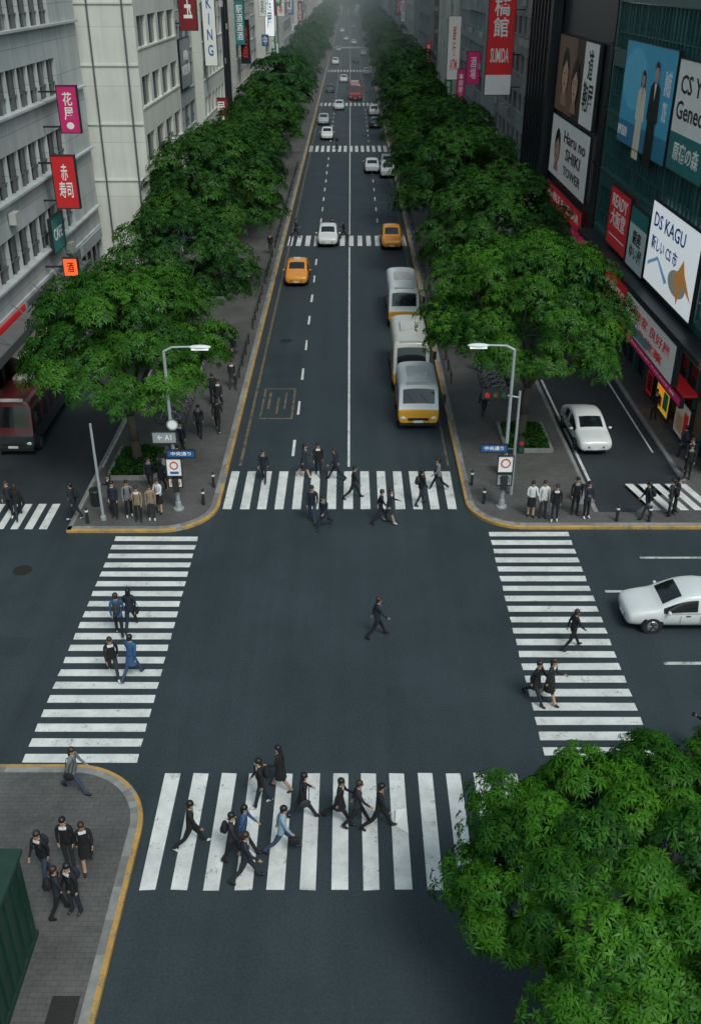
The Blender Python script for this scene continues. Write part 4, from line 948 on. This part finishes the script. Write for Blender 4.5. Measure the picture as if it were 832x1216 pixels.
def cabinet(x,y,m,w=.8,h=1.3):
    g=MB(); g.box(x-w/2,x+w/2,y-.2,y+.2,.2,h,0); g.box(x-w/2-.03,x+w/2+.03,y-.23,y+.23,.1,.2,1); g.box(x-w/2-.03,x+w/2+.03,y-.23,y+.23,h,h+.05,1); g.box(x-.01,x+.01,y-.206,y-.2,.25,h-.05,1); g.box(x+.06,x+.1,y-.22,y-.2,.7,.85,1)
    g.obj('utility_cabinet',[m,M_dmetal],origin=(x,y,.13))
cabinet(-8.6,40.9,GRY); cabinet(7.4,41.3,GRY,.6)
def bike(x,y,rz):
    g=MB()
    for yy in(-.52,.52):
        for k in range(16):
            a=k*6.283/16;b=(k+1)*6.283/16
            g.tube((0,yy+.33*math.cos(a),.34+.33*math.sin(a)),(0,yy+.33*math.cos(b),.34+.33*math.sin(b)),.018,.018,5,0,False)
        for k in range(6):
            a=k*6.283/6; g.tube((0,yy,.34),(0,yy+.32*math.cos(a),.34+.32*math.sin(a)),.004,.004,3,1,False)
    for a,b in(((0,-.52,.34),(0,-.12,.32)),((0,-.12,.32),(0,-.25,.78)),((0,-.25,.78),(0,-.52,.34)),((0,-.12,.32),(0,.36,.75)),((0,-.23,.7),(0,.36,.78)),((0,.52,.34),(0,.34,.95)),((-.27,.28,1.0),(.27,.28,1.0))): g.tube(a,b,.016,.016,6,1)
    g.ell((0,-.27,.84),(.07,.13,.04),8,6,0); g.box(-.17,.17,.42,.72,.72,.92,2)
    o=g.obj('bicycle',[M_rubber,M_metal,M_dmetal]); o.location=(x,y,.13); o.rotation_euler=(0,.08,rz)
for i in range(5): bike(-9.5,47.2+i*.75,1.5+random.uniform(-.1,.1))
for i in range(5): bike(8.3,51.0+i*.75,-1.5+random.uniform(-.1,.1))
g=MB()
x0,x1,y0,y1=-10.6,-7.8,10.5,16.0
g.box(x0,x1,y0,y1,.15,2.9,0); g.box(x0-.08,x1+.08,y0-.08,y1+.08,2.9,3.03,1)
for i in range(12): g.box(x1+.001,x1+.045,y0+.1+i*.46,y0+.22+i*.46,.3,2.75,0)
for i in range(6): g.box(x0+.2+i*.46,x0+.3+i*.46,y1+.001,y1+.04,.3,2.75,0)
g.box(x1,x1+.06,y0,y1,.13,.28,1)
for i in range(4): g.box(x0+.3,x1-.3,y0+.6+i*1.3,y0+.75+i*1.3,3.03,3.08,1)
g.box(-9.6,-8.9,13,13.8,3.031,3.4,2)
g.obj('green_kiosk',[pm('green_enamel',(.01,.045,.03),.4,var=.4,scale=1.5,bump=.2,bscale=6),pm('green_trim',(.012,.04,.028),.5,var=.4),M_metal],origin=(-9.2,13.2,0))

# ------------------------------------------------------------ haze
g=MB(); g.box(-60,60,150,1500,-.5,40)
hz=g.obj('haze',[]) 
m=bpy.data.materials.new('haze_air'); m.use_nodes=True; n=m.node_tree.nodes; n.remove(n['Principled BSDF'])
vs=n.new('ShaderNodeVolumeScatter'); vs.inputs['Color'].default_value=(.8,.98,1,1); vs.inputs['Density'].default_value=.0022; vs.inputs['Anisotropy'].default_value=0
m.node_tree.links.new(vs.outputs[0],n['Material Output'].inputs['Volume']); hz.data.materials.append(m)

# ------------------------------------------------------------ light, world, camera
w=bpy.data.worlds.new('World'); scene.world=w; w.use_nodes=True; n=w.node_tree.nodes; l=w.node_tree.links
sky=n.new('ShaderNodeTexSky'); sky.sky_type='NISHITA'; sky.sun_disc=False
el,az=math.radians(54),math.radians(152)
sky.sun_elevation=el; sky.sun_rotation=az; sky.dust_density=3; sky.air_density=1.2; sky.ozone_density=1.5
hs=n.new('ShaderNodeHueSaturation'); hs.inputs['Saturation'].default_value=.6; l.new(sky.outputs[0],hs.inputs['Color'])
l.new(mixc(n,l,1.0,hs.outputs[0],(.89,1.04,1.0),'MULTIPLY'),n['Background'].inputs['Color']); n['Background'].inputs['Strength'].default_value=.125
sd=bpy.data.lights.new('sun','SUN'); sd.energy=1.5; sd.angle=math.radians(18); sd.color=(1,.98,.93)
so=bpy.data.objects.new('sun',sd); COL.objects.link(so)
dv=Vector((math.sin(az)*math.cos(el),math.cos(az)*math.cos(el),math.sin(el))); so.rotation_euler=dv.to_track_quat('Z','Y').to_euler(); so.location=(0,0,80)
cd=bpy.data.cameras.new('camera'); cam=bpy.data.objects.new('camera',cd); COL.objects.link(cam)
cd.sensor_fit='VERTICAL'; cd.sensor_height=24; cd.lens=24*1150/1216; cd.clip_end=4000; cd.clip_start=.1
cam.location=(0,0,21); cam.rotation_euler=(math.radians(90-29.02),0,0); scene.camera=cam
scene.view_settings.view_transform='Standard'; scene.view_settings.look='None'; scene.view_settings.exposure=0
